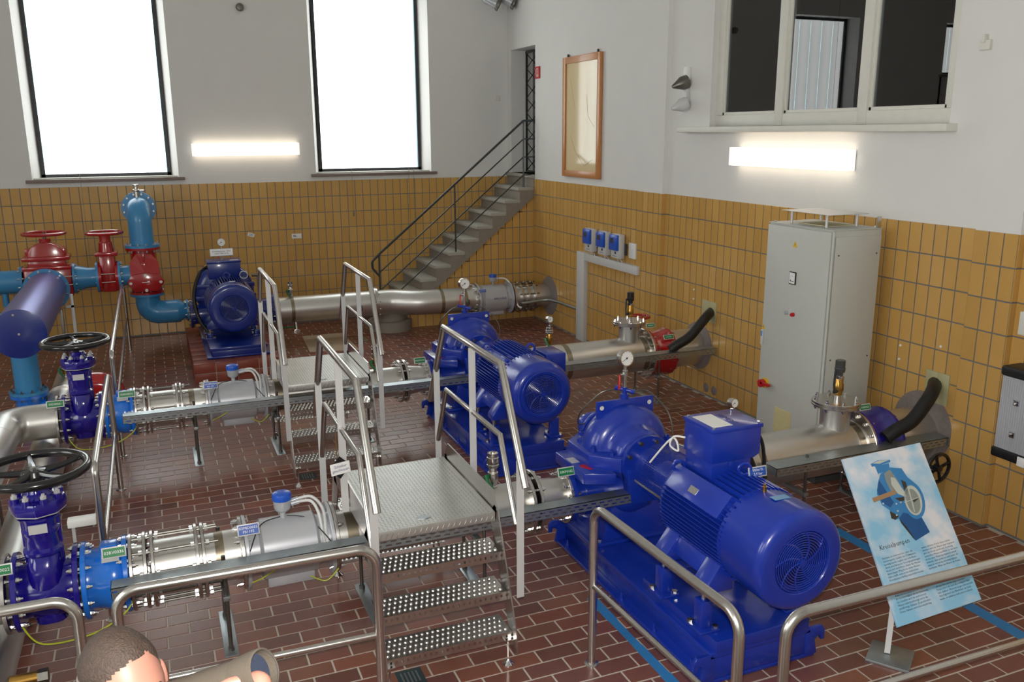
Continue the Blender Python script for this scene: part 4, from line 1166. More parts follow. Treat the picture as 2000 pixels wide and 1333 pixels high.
plate_tag('tag_plate', (-3.36, -5.83, 0.745), 0.12, 0.062, GREEN, ALU, '03KP5101', 'green tag at left nozzle of the middle pump', 0.023)
plate_tag('tag_plate', (-5.38, -5.88, 0.735), 0.125, 0.068, BLUEL, ALU, '03MID0054\nF01191', 'blue tag on the middle flow meter', 0.022)
plate_tag('tag_plate', (-0.72, -9.12, 0.885), 0.11, 0.05, GREEN, ALU, '03BE0022', 'green tag hanging at the front inspection stub', 0.02)
plate_tag('tag_plate', (-0.70, -5.90, 0.885), 0.11, 0.05, GREEN, ALU, '03BE0021', 'green tag hanging at the middle inspection stub', 0.02)
plate_tag('tag_plate', (-0.475, -9.19, 0.665), 0.11, 0.055, GREEN, ALU, '03AK0022', 'green tag on the ultramarine butterfly valve', 0.02, tilt=-0.7)
plate_tag('tag_plate', (-0.47, -5.92, 0.735), 0.13, 0.055, GREEN, ALU, '03AK0021', 'green tag on the red butterfly valve', 0.02, tilt=-0.5)

# ------------------------------------------------------------------ rear group: red valves, light blue pipes
YB = -1.2
bl = thing('light_blue_pipe', 'light blue pipe from the left edge to the large red valve', 'pipe', (-8.2, YB, 0.95))
part('pipe_wall', MB().cyl((-9.4, YB, 1.12), (-7.36, YB, 1.12), 0.15, 36), LBLUE, bl)
part('flange', MB().lathe((-7.36, YB, 1.12), X_, [(-0.03, 0.1), (-0.03, 0.2), (0, 0.2), (0, 0.1)], 36), LBLUE, bl)
part('flange_bolts', bolts(MB(), (0, YB, 1.12), X_, 0.178, 10, -7.39, -7.36, 0.013), CHROME, bl, stuff=True)
part('small_branch', MB().cyl((-7.6, YB, 0.80), (-7.6, YB, 0.98), 0.04, 14), LBLUE, bl)
def red_gate(X, Y, Z, label, wide, zw, rw_):
    t = thing('red_gate_valve', label, 'valve', (X, Y, Z-0.2))
    hw = wide/2
    b = MB()
    if wide > 0.3:
        b.box(X-hw, X+hw, Y-0.17, Y+0.17, Z-0.21, Z+0.16)
        b.prism([(X-hw+0.05, Z+0.16), (X+hw-0.05, Z+0.16), (X+hw-0.06, Z+0.28), (X-hw+0.06, Z+0.28)], 'xz', Y-0.13, Y+0.13)
        part('valve_body', b, RED, t, 0.02)
        part('body_flange', MB().box(X-hw-0.01, X+hw+0.01, Y-0.19, Y+0.19, Z+0.155, Z+0.20), RED, t, 0.008)
        part('bonnet_flange', MB().box(X-hw+0.0, X+hw-0.0, Y-0.17, Y+0.17, Z+0.275, Z+0.325), RED, t, 0.01)
        dm = MB().prism([(X-hw+0.04, Z+0.32)]+[(X+(hw-0.06)*math.cos(a), Z+0.32+0.185*math.sin(a)) for a in [PI*k/14 for k in range(14, -1, -1)]]+[(X+hw-0.04, Z+0.32)], 'xz', Y-0.12, Y+0.12)
        part('dome', dm, RED, t, 0.015)
        part('ear', MB().box(X-hw+0.04, X-hw+0.12, Y-0.10, Y+0.10, Z+0.32, Z+0.43), RED, t, 0.008)
        part('ear', MB().box(X+hw-0.12, X+hw-0.04, Y-0.10, Y+0.10, Z+0.32, Z+0.43), RED, t, 0.008)
        zn = Z+0.50
    else:
        b.box(X-hw, X+hw, Y-0.12, Y+0.12, Z-0.2, Z+0.30)
        part('valve_body', b, RED, t, 0.03)
        part('bonnet_flange', MB().box(X-hw-0.04, X+hw+0.04, Y-0.14, Y+0.14, Z+0.29, Z+0.34), RED, t, 0.01)
        part('neck', MB().lathe((X, Y, Z+0.34), Z_, [(0, 0), (0, 0.10), (0.06, 0.09), (0.12, 0.085), (0.13, 0.07), (0.22, 0.065), (0.22, 0)], 20), RED, t)
        for x in (X-hw-0.02, X+hw-0.015):
            part('flange', MB().lathe((x, Y, Z), X_, [(0, 0.05), (0, 0.205), (0.035, 0.205), (0.035, 0.05)], 36), RED, t)
        zn = Z+0.54
    part('gland', MB().cyl((X, Y, zn-0.02), (X, Y, zn+0.05), 0.07, 18), RED, t)
    part('stem', MB().cyl((X, Y, zn+0.05), (X, Y, zw+0.01), 0.02, 12), IRON, t)
    wv = part('handwheel', MB().torus((X, Y, zw), Z_, rw_, 0.02, 44, 8), RED, t)
    for k in range(5):
        a = 2*PI*k/5+0.3
        part('spoke', MB().tube([(X, Y, zw-0.01), (X+(rw_-0.01)*math.cos(a), Y+(rw_-0.01)*math.sin(a), zw)], 0.012, 6), RED, wv)
    part('hub_nut', MB().cyl((X, Y, zw), (X, Y, zw+0.03), 0.02, 6), CHROME, wv)
    part('flange_bolts', bolts(MB(), (0, Y, Z), X_, 0.178, 10, X-hw-0.03, X+hw+0.03, 0.013), CHROME, t, stuff=True)
    return t
red_gate(-7.06, YB, 1.12, 'large red gate valve with handwheel above the blue metal drum', 0.56, 1.735, 0.255)
red_gate(-6.345, YB, 1.12, 'smaller red gate valve with handwheel left of the red check valve', 0.20, 1.71, 0.225)
rp = thing('light_blue_reducer', 'light blue reducer pipe between the two red gate valves', 'pipe', (-6.63, YB, 0.95))
part('pipe_wall', MB().lathe((-6.77, YB, 1.12), X_, [(0, 0), (0, 0.165), (0.06, 0.165), (0.18, 0.135), (0.29, 0.135), (0.29, 0)], 36), LBLUE, rp)
part('flange', MB().lathe((-6.775, YB, 1.12), X_, [(0, 0.1), (0, 0.205), (0.03, 0.205), (0.03, 0.1)], 36), LBLUE, rp)
part('flange', MB().lathe((-6.495, YB, 1.12), X_, [(0, 0.1), (0, 0.205), (0.03, 0.205), (0.03, 0.1)], 36), LBLUE, rp)
sp = thing('light_blue_stub', 'light blue pipe stub right of the smaller red gate valve', 'pipe', (-6.12, YB, 0.95))
part('pipe_wall', MB().cyl((-6.2, YB, 1.12), (-5.98, YB, 1.12), 0.135, 36), LBLUE, sp)
part('flange', MB().lathe((-6.225, YB, 1.12), X_, [(0, 0.1), (0, 0.205), (0.03, 0.205), (0.03, 0.1)], 36), LBLUE, sp)
part('flange_bolts', bolts(MB(), (0, YB, 1.12), X_, 0.178, 10, -6.235, -6.19, 0.013), CHROME, sp, stuff=True)
# upper elbow from the wall
XV, YV = -5.89, -1.1
ue = thing('upper_pipe_bend', 'light blue pipe bend coming from the wall above the red check valve', 'pipe', (XV, YV, 1.5))
part('wall_pipe', MB().cyl((XV, 0.02, 1.99), (XV, YV+0.36, 1.99), 0.135, 36), LBLUE, ue)
part('wall_flange', MB().cyl((XV, YV+0.36, 1.99), (XV, YV+0.315, 1.99), 0.225, 40), LBLUE, ue)
part('bend', MB().tube(fillet([(XV, YV+0.32, 1.99), (XV, YV, 1.99), (XV, YV, 1.50)], 0.26, 14), 0.155, 36), LBLUE, ue)
part('flange_bolts', bolts(bolts(MB(), (XV, YV+0.34, 1.99), Vector((0, -1, 0)), 0.195, 12, -0.02, 0.025, 0.015), (XV, YV, 0), Z_, 0.20, 12, 1.49, 1.52, 0.014), CHROME, ue, stuff=True)
part('lower_flange', MB().cyl((XV, YV, 1.485), (XV, YV, 1.52), 0.225, 40), LBLUE, ue)
vv = part('air_vent', MB().lathe((XV-0.01, YV+0.28, 2.13), Z_, [(0, 0), (0, 0.03), (0.09, 0.03), (0.10, 0.045), (0.12, 0.045), (0.125, 0.03), (0.16, 0.03), (0.17, 0.04), (0.19, 0.04), (0.19, 0)], 14).cyl((XV, YV+0.28, 2.23), (XV+0.09, YV+0.28, 2.23), 0.016, 10), BRITE, ue)
rc = thing('red_check_valve', 'red check valve with sloping cover in the vertical light blue pipe', 'valve', (XV, YV, 0.8))
part('valve_body', MB().lathe((XV, YV+0.02, 0.86), Z_, [(0, 0), (0, 0.18), (0.08, 0.2), (0.25, 0.2), (0.45, 0.17), (0.6, 0.165), (0.6, 0)], 36), RED, rc)
part('top_flange', MB().cyl((XV, YV, 1.452), (XV, YV, 1.484), 0.225, 40), RED, rc)
part('bottom_flange', MB().cyl((XV, YV, 0.845), (XV, YV, 0.877), 0.225, 40), RED, rc)
part('flange_bolts', bolts(bolts(MB(), (XV, YV, 0), Z_, 0.20, 12, 1.445, 1.486, 0.014), (XV, YV, 0), Z_, 0.20, 12, 0.84, 0.88, 0.014), CHROME, rc, stuff=True)
ys = YV-0.30
octo = [(XV-0.235, 1.03), (XV-0.15, 0.90), (XV+0.15, 0.90), (XV+0.235, 1.03), (XV+0.18, 1.14), (XV, 1.17), (XV-0.18, 1.14)]
part('front_cover', MB().prism(octo, 'xz', ys+0.02, YV-0.1), RED, rc, 0.01)
sl_ = MB().add([(XV-0.185, ys+0.02, 1.14), (XV, ys+0.0, 1.17), (XV+0.185, ys+0.02, 1.14), (XV+0.18, YV-0.20, 1.30), (XV+0.10, YV-0.175, 1.40), (XV-0.10, YV-0.175, 1.40), (XV-0.18, YV-0.20, 1.30),
               (XV-0.185, YV, 1.14), (XV+0.185, YV, 1.14), (XV+0.1, YV, 1.36), (XV-0.1, YV, 1.36)],
              [(0, 1, 2, 3, 4, 5, 6), (0, 7, 10, 5, 6), (2, 8, 9, 4, 3), (4, 9, 10, 5), (0, 1, 2, 8, 7), (7, 8, 9, 10)])
part('sloping_cover', sl_, RED, rc, 0.0)
part('cover_lug', MB().box(XV-0.035, XV+0.035, ys+0.05, ys+0.12, 1.20, 1.29).box(XV-0.012, XV+0.012, ys+0.08, ys+0.16, 1.29, 1.42), RED, rc, 0.006)
cbt = MB()
for x, z in ((XV, 1.13), (XV-0.19, 1.03), (XV+0.19, 1.03), (XV, 0.925)):
    cbt.cyl((x, ys+0.02, z), (x, ys-0.0, z), 0.022, 6)
part('cover_bolts', cbt, BRITE, rc, stuff=True)
part('arrow_mark', MB().box(XV-0.05, XV+0.05, ys+0.017, ys+0.021, 1.03, 1.038).box(XV+0.02, XV+0.05, ys+0.017, ys+0.021, 1.038, 1.05), WHITE, rc)
le = thing('lower_pipe_bend', 'light blue pipe bend leading from red check valve to rear pump', 'pipe', (XV, YV, 0.4))
pts = fillet([(XV, YV, 0.845), (XV, YV, 0.56), (-5.52, YV-0.02, 0.56)], 0.34, 14)+[Vector((-5.50, YV-0.02, 0.56)), Vector((-5.41, YV-0.02, 0.56)), Vector((-5.40, YV-0.02, 0.56))]
part('bend', MB().tube(pts, [0.16]*(len(pts)-2)+[0.105, 0.10], 36), LBLUE, le)
part('top_flange', MB().cyl((XV, YV, 0.815), (XV, YV, 0.844), 0.225, 40), LBLUE, le)
part('end_flange', MB().cyl((-5.40, YV-0.02, 0.56), (-5.375, YV-0.02, 0.56), 0.155, 32), LBLUE, le)
part('flange_bolts', bolts(MB(), (0, YV-0.02, 0.56), X_, 0.125, 8, -5.40, -5.345, 0.014), CHROME, le, stuff=True)
# blue metal drum (wrapped stub pipe)
dr = thing('blue_metal_drum', 'thick blue metallic pipe drum pointing forward at the left edge', 'pipe', (-7.08, -2.9, 0.8))
part('shell', MB().lathe((-7.08, -1.55, 1.04), Vector((0, -1, 0)), [(0, 0.1), (0, 0.235), (2.73, 0.25), (2.73, 0.1)], 48), TANKM, dr)
part('end_cap', MB().lathe((-7.08, -4.28, 1.04), Vector((0, -1, 0)), [(0, 0.251), (0.012, 0.252), (0.014, 0.246), (0.016, 0)], 48), DBLUE, dr)
part('cap_screws', MB().cyl((-7.08, -4.295, 1.04), (-7.08, -4.302, 1.04), 0.012, 8).cyl((-7.11, -4.295, 1.24), (-7.11, -4.302, 1.24), 0.012, 8), BRITE, dr)
part('rear_flange', MB().cyl((-7.08, -1.52, 1.04), (-7.08, -1.55, 1.04), 0.275, 44), LBLUE, dr)
part('flange_bolts', bolts(MB(), (-7.08, 0, 1.04), Y_, 0.25, 12, -1.55, -1.52, 0.014), CHROME, dr, stuff=True)
part('sticker', MB().xf(lambda p: p).obox((-6.935, -2.35, 1.215), 0.10, 0.14, 0.004, Matrix.Rotation(0.70, 3, 'Y')), WHITE, dr)
dl_ = thing('drum_down_pipe', 'light blue upright pipe with flange below the blue metal drum', 'pipe', (-7.11, -3.98, 0))
part('pipe_wall', MB().cyl((-7.11, -3.95, 0.36), (-7.11, -3.95, 0.80), 0.125, 32), LBLUE, dl_)
part('flange', MB().cyl((-7.11, -3.95, 0.335), (-7.11, -3.95, 0.365), 0.185, 36), LBLUE, dl_)
part('tee', MB().cyl((-7.11, -3.95, 0.0), (-7.11, -3.95, 0.30), 0.135, 32).cyl((-7.11, -3.95, 0.17), (-6.955, -3.95, 0.17), 0.10, 28), AZURE, dl_)
part('tee_flange', MB().cyl((-7.11, -3.95, 0.30), (-7.11, -3.95, 0.333), 0.185, 36), AZURE, dl_)
part('flange_bolts', bolts(MB(), (-7.11, -3.95, 0), Z_, 0.16, 10, 0.30, 0.365, 0.013), IRON, dl_, stuff=True)
t = thing('drum_stand', 'grey post stand behind the blue metal drum', 'stand', (-6.78, -1.62, 0))
part('post', MB().box(-6.815, -6.775, -1.64, -1.60, 0.0, 0.98), ALU, t, 0.004)
part('post', MB().box(-6.96, -6.92, -1.60, -1.56, 0.0, 0.78), IRON, t, 0.004)
part('bracket', MB().box(-6.87, -6.775, -1.64, -1.60, 0.80, 0.84), ALU, t, 0.004)
# red fitting behind the middle gate valve
t = thing('red_pipe_bend', 'red pipe bend on the floor behind the middle gate valve', 'pipe', (-6.32, -4.2, 0))
part('bend', MB().tube(fillet([(-6.30, -4.15, 0.0), (-6.30, -4.15, 0.40), (-6.60, -4.15, 0.40)], 0.2, 10), 0.135, 28), RED, t)
part('flange', MB().cyl((-6.60, -4.15, 0.40), (-6.63, -4.15, 0.40), 0.19, 32), RED, t)
t = thing('white_terminal_box', 'small white terminal box on a strip behind the front gate valve', 'box', (-6.28, -8.15, 0.3))
part('box', MB().box(-6.43, -6.26, -8.15, -8.07, 0.50, 0.55), WHITE, t, 0.004)
part('post', MB().box(-6.41, -6.39, -8.13, -8.11, 0.0, 0.5), ALU, t)
part('foot', MB().box(-6.50, -6.20, -8.15, -8.09, 0.0, 0.008), ALU, t)
solo('floor_conduit', MB().box(-9.0, -7.36, -4.05, -3.93, 0.0, 0.09), WHITE, 'white conduit on the floor at left edge under the drum', 'conduit', bevel=0.004)

# ------------------------------------------------------------------ rear steel pipe
YR, ZR = -1.42, 0.485
pipe_spool(-4.22, -2.735, -1.30, ZR, 'long straight steel pipe right of the rear pump', r=0.19, Rf=(0.21, 0.25), bands=((-3.99, -3.94), (-3.02, -2.98)), name='rear_pipe')
ob = thing('rear_offset_pipe', 'gently offset steel pipe left of the rear flow meter', 'pipe', (-1.95, YR, ZR-0.25))
pts = smooth_curve([(-2.735, -1.30, ZR), (-2.45, -1.31, ZR), (-2.15, -1.45, ZR-0.012), (-1.85, -1.50, ZR-0.015), (-1.20, -1.52, ZR-0.02)], 6)
part('pipe_wall', MB().tube(pts, 0.19, 40), STEEL, ob)
for x, y, z in ((-2.735, -1.30, ZR), (-1.225, -1.52, ZR-0.02)):
    part('flange', MB().lathe((x, y, z), X_, [(0, 0.15), (0, 0.248), (0.025, 0.248), (0.025, 0.15)], 40), BRITE, ob)
    ring_bolts(ob, x, x+0.026, y, z, 0.222, 12)
part('weld_band', MB().lathe((-1.78, -1.505, ZR-0.016), X_, [(0, 0.185), (0, 0.1925), (0.05, 0.1925), (0.05, 0.185)], 40), WELD, ob)
part('weld_band', MB().lathe((-1.40, -1.515, ZR-0.018), X_, [(0, 0.185), (0, 0.1925), (0.04, 0.1925), (0.04, 0.185)], 40), WELD, ob)
Yq, Zq = -1.55, ZR-0.025
t, hx, zt = flow_meter(-1.195, -0.63, Yq, Zq, 'grey flow meter with blue capped head on the rear pipe', R0=0.18, Rb=0.215, Rf=0.255, headx=-0.90)
text_part(t, 'KROHNE', 0.05, (-0.86, Yq-0.217, Zq+0.03), X_, Z_, INKB)
solo('meter_cable', MB().tube(smooth_curve([(hx+0.10, Yq, zt+0.095), (hx+0.22, Yq-0.02, zt+0.07), (hx+0.30, Yq-0.14, zt-0.08), (hx+0.31, Yq-0.26, zt-0.30), (hx+0.36, Yq-0.31, zt-0.34)], 8), 0.012, 8), WHITE, 'white cable curving down from the rear flow meter head', 'cable')
solo('cable_conduit', MB().tube(fillet([(-0.54, Yq-0.31, 0.40), (-0.10, Yq-0.31, 0.43), (-0.055, -2.2, 0.44), (-0.055, -2.80, 0.45)], 0.12, 8), 0.022, 12), GALV, 'galvanised conduit bending from the rear pipe along the right wall', 'conduit')
plate_tag('tag_plate', (-1.16, Yq-0.235, Zq+0.17), 0.125, 0.06, BLUEL, ALU, '03MID0053', 'blue tag on the rear flow meter', 0.02)
expansion_joint_x = (-0.625, -0.50, -0.38, -0.26)
t = thing('rear_coupling', 'flanged steel coupling with tie rods at the right end of the rear pipe', 'pipe coupling', (-0.3, -1.6, 0.2))
part('sleeve', MB().cyl((-0.628, -1.57, Zq), (0.02, -1.60, Zq-0.01), 0.185, 40), STEEL, t)
for x in (-0.62, -0.50, -0.395, -0.28):
    part('flange', MB().lathe((x, -1.575, Zq), X_, [(0, 0.17), (0, 0.248), (0.02, 0.248), (0.02, 0.17)], 40), BRITE, t)
for k in range(10):
    a = 2*PI*(k+0.5)/10
    p = Vector((0, -1.575+0.222*math.cos(a), Zq+0.222*math.sin(a)))
    part('tie_rod', MB().tube([p+X_*-0.53, p+X_*-0.20], 0.010, 6), IRON, t)
nm = MB()
for x in (-0.505, -0.475, -0.40, -0.365, -0.285, -0.25):
    for k in range(10):
        a = 2*PI*(k+0.5)/10
        p = Vector((x, -1.575+0.222*math.cos(a), Zq+0.222*math.sin(a)))
        nm.cyl(p-X_*0.008, p+X_*0.008, 0.017, 6)
part('nuts', nm, BRITE, t, stuff=True)
ball_valve(-3.965, -1.30, ZR+0.185, 'chrome ball valve on top of the rear pipe beside rear pump', 'chrome', 0.22)
t = thing('drain_valve', 'round drain valve with green lever below the rear pipe', 'valve', (-3.93, -1.40, 0.12))
part('body', MB().cyl((-3.93, -1.36, 0.30), (-3.93, -1.40, 0.18), 0.025, 12).lathe((-3.93, -1.38, 0.17), Vector((0, -1, 0)), [(0, 0), (0, 0.04), (0.05, 0.045), (0.06, 0)], 16), BRITE, t)
part('lever', MB().tube([(-3.95, -1.40, 0.24), (-4.15, -1.42, 0.25)], 0.010, 6), GREENP, t)
for x in (-3.0, -1.38):
    t = thing('rear_pipe_support', 'threaded rod clamp support under the rear pipe, %s one' % ('left' if x < -2 else 'right'), 'support', (x, -1.5, 0))
    y = -1.55 if x < -2 else -1.75
    part('base_strip', MB().box(x-0.06, x+0.06, y-0.12, y+0.12, 0, 0.008), GALV, t)
    part('threaded_rod', MB().tube([(x, y, 0.008), (x, y, ZR+0.02)], 0.011, 8), IRON, t)
    part('clamp', MB().box(x-0.025, x+0.025, y-0.02, y+0.04, ZR-0.06, ZR+0.02), IRON, t, 0.004)
# ================================================================== PUMP SETS
def pump_set(label, X0, Yp, Yh, za, zc, zf, skid_h, col, variant):
    """double suction pump (centre Yp) driving a motor whose fan cover ends at Yh, on one skid; shaft height za"""
    t = thing('pump_set', label, 'pump', (X0, (Yp+Yh)/2, zf))
    ys0, ys1 = Yh+0.27, Yp+0.31       # skid front, rear
    if variant == 'rear':
        ys0, ys1 = Yh-0.22, Yp+0.3
    zt = zf+skid_h
    sk = MB()
    sk.box(X0-0.385, X0+0.39, ys0, ys1, zf+0.004, zf+0.03)
    sk.box(X0-0.315, X0+0.32, ys0+0.004, ys1-0.004, zf+0.03, zt-0.04)
    sk.box(X0-0.345, X0+0.35, ys0, ys1, zt-0.04, zt)
    part('skid', sk, col, t, 0.006)
    if variant != 'rear':
        bed = part('motor_bed', MB().box(X0-0.31, X0+0.33, ys0-0.003, Yh+1.05, zt-0.01, zt+0.065), col, t, 0.006)
    else:
        bed = None
    zb = zt+0.065 if bed else zt
    hook = [(0, 0.02), (0.09, 0.02), (0.09, 0.17), (0.05, 0.19), (-0.03, 0.19), (-0.05, 0.16), (-0.05, 0.10), (-0.025, 0.10), (-0.02, 0.13), (0.0, 0.13), (0.02, 0.11)]
    if variant != 'rear':
        for sx, yy in ((-1, ys0), (-1, ys1-0.024), (1, ys0), (1, ys1-0.024)):
            xo = X0-0.40 if sx < 0 else X0+0.405
            poly = [(xo-sx*q[0]*-1*0+(-sx)*0 + sx*(-q[0]+0.0), zf+q[1]) for q in hook]
            if sx > 0:
                poly = [(xo-q[0], zf+q[1]) for q in hook]
            else:
                poly = [(xo+q[0], zf+q[1]) for q in hook]
            part('lifting_hook', MB().prism(poly, 'xz', yy, yy+0.024), col, t, 0.003)
        ab = MB()
        for sx in (-0.36, 0.365):
            for k in range(5):
                y = ys0+0.15+(ys1-ys0-0.3)*k/4
                ab.cyl((X0+sx, y, zf+0.03), (X0+sx, y, zf+0.05), 0.016, 6).cyl((X0+sx, y, zf+0.03), (X0+sx, y, zf+0.085), 0.008, 8)
        part('anchor_bolts', ab, col, t, stuff=True)
    # pump pedestal and casing
    pd = MB()
    pd.prism([(X0-0.27, zt), (X0+0.27, zt), (X0+0.20, zc-0.06), (X0-0.20, zc-0.06)], 'xz', Yp-0.20, Yp+0.20)
    pd.box(X0-0.33, X0+0.33, Yp-0.24, Yp+0.24, zt, zt+0.025)
    part('pump_foot', pd, col, t, 0.005)
    fb = MB()
    for sx in (-0.29, 0.29):
        for sy in (-0.2, 0.2):
            fb.cyl((X0+sx, Yp+sy, zt+0.025), (X0+sx, Yp+sy, zt+0.045), 0.02, 6)
    part('foot_bolts', fb, CHROME, t, stuff=True)
    rv = 0.325 if variant != 'rear' else 0.40
    hp_ = [(0.02, rv), (0.05, rv*0.985), (0.085, rv*0.93), (0.11, rv*0.85), (0.125, rv*0.76), (0.132, 0.225), (0.145, 0.212), (0.20, 0.205), (0.235, 0.19), (0.25, 0.172), (0.30, 0.165), (0.30, 0)]
    cas = MB().lathe((X0, Yp, za), Y_, [(-a, b) for a, b in reversed(hp_)]+hp_, 56)
    part('volute_casing', cas, col, t)
    low = MB()
    low.lathe((X0, Yp, zc), X_, [(-0.36, 0), (-0.36, 0.155), (-0.20, 0.16), (-0.1, 0.2), (0.12, 0.2), (0.2, 0.175), (0.36, 0.16), (0.36, 0)], 36)
    low.lathe((X0-0.06, Yp-0.10, zc+0.02), Vector((0.75, -0.65, 0.25)), [(-0.1, 0), (-0.1, 0.16), (0.05, 0.17), (0.18, 0.13), (0.18, 0)], 28)
    part('lower_casing', low, col, t)
    noz = MB()
    xl = -0.472 if variant != 'rear' else -0.485
    noz.lathe((X0, Yp, zc), X_, [(xl, 0), (xl, 0.19), (xl+0.03, 0.19), (xl+0.03, 0.138), (-0.2, 0.142), (-0.2, 0)], 40)
    part('discharge_nozzle', noz, col, t)
    xr = 0.50 if variant != 'rear' else 0.655
    part('suction_nozzle', MB().lathe((X0, Yp, zc), X_, [(0.2, 0), (0.2, 0.16), (xr-0.035, 0.155), (xr-0.035, 0.22), (xr, 0.22), (xr, 0)], 40), col, t)
    part('nozzle_bolts', bolts(bolts(MB(), (X0, Yp, zc), X_, 0.165, 8, xl, xl+0.03, 0.014), (X0, Yp, zc), X_, 0.19, 12, xr-0.035, xr, 0.014), IRON, t, stuff=True)
    if variant != 'rear':
        octo = [(X0-0.36, Yp-0.15), (X0-0.20, Yp-0.31), (X0+0.20, Yp-0.31), (X0+0.36, Yp-0.15), (X0+0.36, Yp+0.17), (X0+0.20, Yp+0.31), (X0-0.20, Yp+0.31), (X0-0.36, Yp+0.17)]
        sf = part('split_flange', MB().prism(octo, 'xy', za-0.055, za+0.045), col, t, 0.006)
        slab = part('lower_flange_wing', MB().prism([(X0-0.44, Yp-0.24), (X0-0.24, Yp-0.33), (X0-0.2, Yp+0.25), (X0-0.44, Yp+0.21)], 'xy', za-0.125, za-0.045), col, t, 0.008)
        part('lower_flange_wing', MB().prism([(X0+0.44, Yp-0.24), (X0+0.24, Yp-0.33), (X0+0.2, Yp+0.25), (X0+0.44, Yp+0.21)], 'xy', za-0.125, za-0.045), col, t, 0.008)
        part('direction_sticker', MB().prism([(X0-0.405, Yp-0.125), (X0-0.37, Yp-0.19), (X0-0.345, Yp-0.19), (X0-0.345, Yp-0.125), (X0-0.36, Yp-0.09), (X0-0.40, Yp-0.09)], 'xy', za-0.045, za-0.0435), REDP, slab)
        part('type_plate', MB().box(X0-0.43, X0-0.37, Yp-0.04, Yp+0.06, za-0.045, za-0.0435), ALU, slab)
        sb = MB()
        for x, y in [(-0.30, -0.10), (-0.30, 0.1), (-0.22, -0.22), (-0.22, 0.23), (0.30, -0.10), (0.30, 0.1), (0.22, -0.22), (0.22, 0.23), (-0.11, -0.27), (0.11, -0.27)]:
            sb.cyl((X0+x, Yp+y, za+0.045), (X0+x, Yp+y, za+0.068), 0.02, 6).cyl((X0+x, Yp+y, za+0.045), (X0+x, Yp+y, za+0.085), 0.010, 8)
        part('flange_nuts', sb, col, t, stuff=True)
        lug = MB()
        zl = za+0.36
        lug.prism([(X0-0.225, za+0.13), (X0-0.225, zl), (X0+0.225, zl), (X0+0.225, za+0.13)], 'xz', Yp-0.012, Yp+0.012)
        lp = part('lifting_plate', lug, col, t, 0.002)
        ho = MB()
        for sx in (-0.19, 0.19):
            ho.lathe((X0+sx, Yp-0.0135, zl-0.045), Vector((0, -1, 0)), [(-0.001, 0), (-0.001, 0.016), (0.001, 0.016), (0.001, 0)], 16)
        part('plate_hole', ho, WFRAME, lp)
        for sy in (-1, 1):
            part('gland_ring', MB().lathe((X0, Yp, za), Vector((0, sy, 0)), [(0.29, 0), (0.29, 0.185), (0.31, 0.19), (0.325, 0.185), (0.325, 0.10), (0.33, 0.10), (0.42, 0.095), (0.42, 0)], 36), col, t)
            part('bearing_bracket', MB().prism([(X0-0.17, za-0.03), (X0+0.17, za-0.03), (X0+0.13, za-0.28), (X0-0.13, za-0.28)], 'xz', Yp+sy*0.30-0.05, Yp+sy*0.30+0.05), col, t, 0.01)
        part('bearing_housing', MB().lathe((X0, Yp+0.41, za), Y_, [(0, 0), (0, 0.10), (0.03, 0.115), (0.08, 0.115), (0.10, 0.085), (0.16, 0.08), (0.175, 0.06), (0.175, 0)], 28), col, t)
        gb = MB()
        for k in range(8):
            a = 2*PI*(k+0.5)/8
            gb.cyl((X0+0.155*math.cos(a), Yp-0.325, za+0.155*math.sin(a)), (X0+0.155*math.cos(a), Yp-0.345, za+0.155*math.sin(a)), 0.015, 6)
        part('gland_bolts', gb, IRON, t, stuff=True)
        # flush hoses
        for sy, sw in ((-1, 1), (1, -1)):
            hp = smooth_curve([(X0-sw*-0.05, Yp+sy*0.04, zl+0.06), (X0+sw*0.16, Yp+sy*0.06, zl+0.045), (X0+sw*0.27, Yp+sy*0.14, za+0.26), (X0+sw*0.24, Yp+sy*0.25, za+0.13), (X0+sw*0.16, Yp+sy*0.30, za+0.10)], 8)
            part('flush_line', MB().tube(hp, 0.005, 8), IRON, t)
        # coupling with mesh guard
        yg0, yg1 = Yp-0.45, Yh+0.99
        part('coupling', MB().lathe((X0, yg0-0.05, za), Vector((0, -1, 0)), [(-0.05, 0), (-0.05, 0.035), (0.05, 0.035), (0.05, 0.09), (0.16, 0.09), (0.16, 0.10), (0.26, 0.10), (0.26, 0.04), (yg0-yg1, 0.04), (yg0-yg1, 0)], 28), col, t)
        gm = MB()
        Rg_ = 0.172
        nr = int((yg0-yg1)/0.0125)
        na = 78
        for i in range(nr+1):
            y = yg0-(yg0-yg1)*i/nr
            gm.pipe((X0, y+0.0012, za), (X0, y-0.0012, za), Rg_+0.001, Rg_-0.001, 40)
        for k in range(na):
            a = 2*PI*k/na
            c = Vector((X0+Rg_*math.cos(a), 0, za+Rg_*math.sin(a)))
            gm.add([c+Vector((0, yg0, 0)), c+Vector((-0.0022*math.sin(a), yg0, 0.0022*math.cos(a))), c+Vector((-0.0022*math.sin(a), yg1, 0.0022*math.cos(a))), c+Vector((0, yg1, 0))], [(0, 1, 2, 3)])
        gg = part('coupling_guard', gm, col, t, stuff=False)
        part('guard_seam', MB().box(X0-0.176, X0-0.170, yg1, yg0, za-0.06, za-0.045), BRITE, gg)
    else:
        part('shaft_housing', MB().cyl((X0, Yp-0.28, za), (X0, Yh+0.85, za), 0.20, 32), col, t)
        part('casing_rib', MB().box(X0-0.40, X0+0.40, Yp-0.16, Yp-0.10, za+0.06, za+0.12).box(X0-0.41, X0+0.41, Yp-0.18, Yp-0.08, za-0.10, za-0.04), col, t, 0.006)
    # ---- motor
    rf = 0.285 if variant != 'rear' else 0.315
    yb_, ye = (Yh+0.97, Yh+0.36) if variant != 'rear' else (Yh+0.85, Yh+0.30)
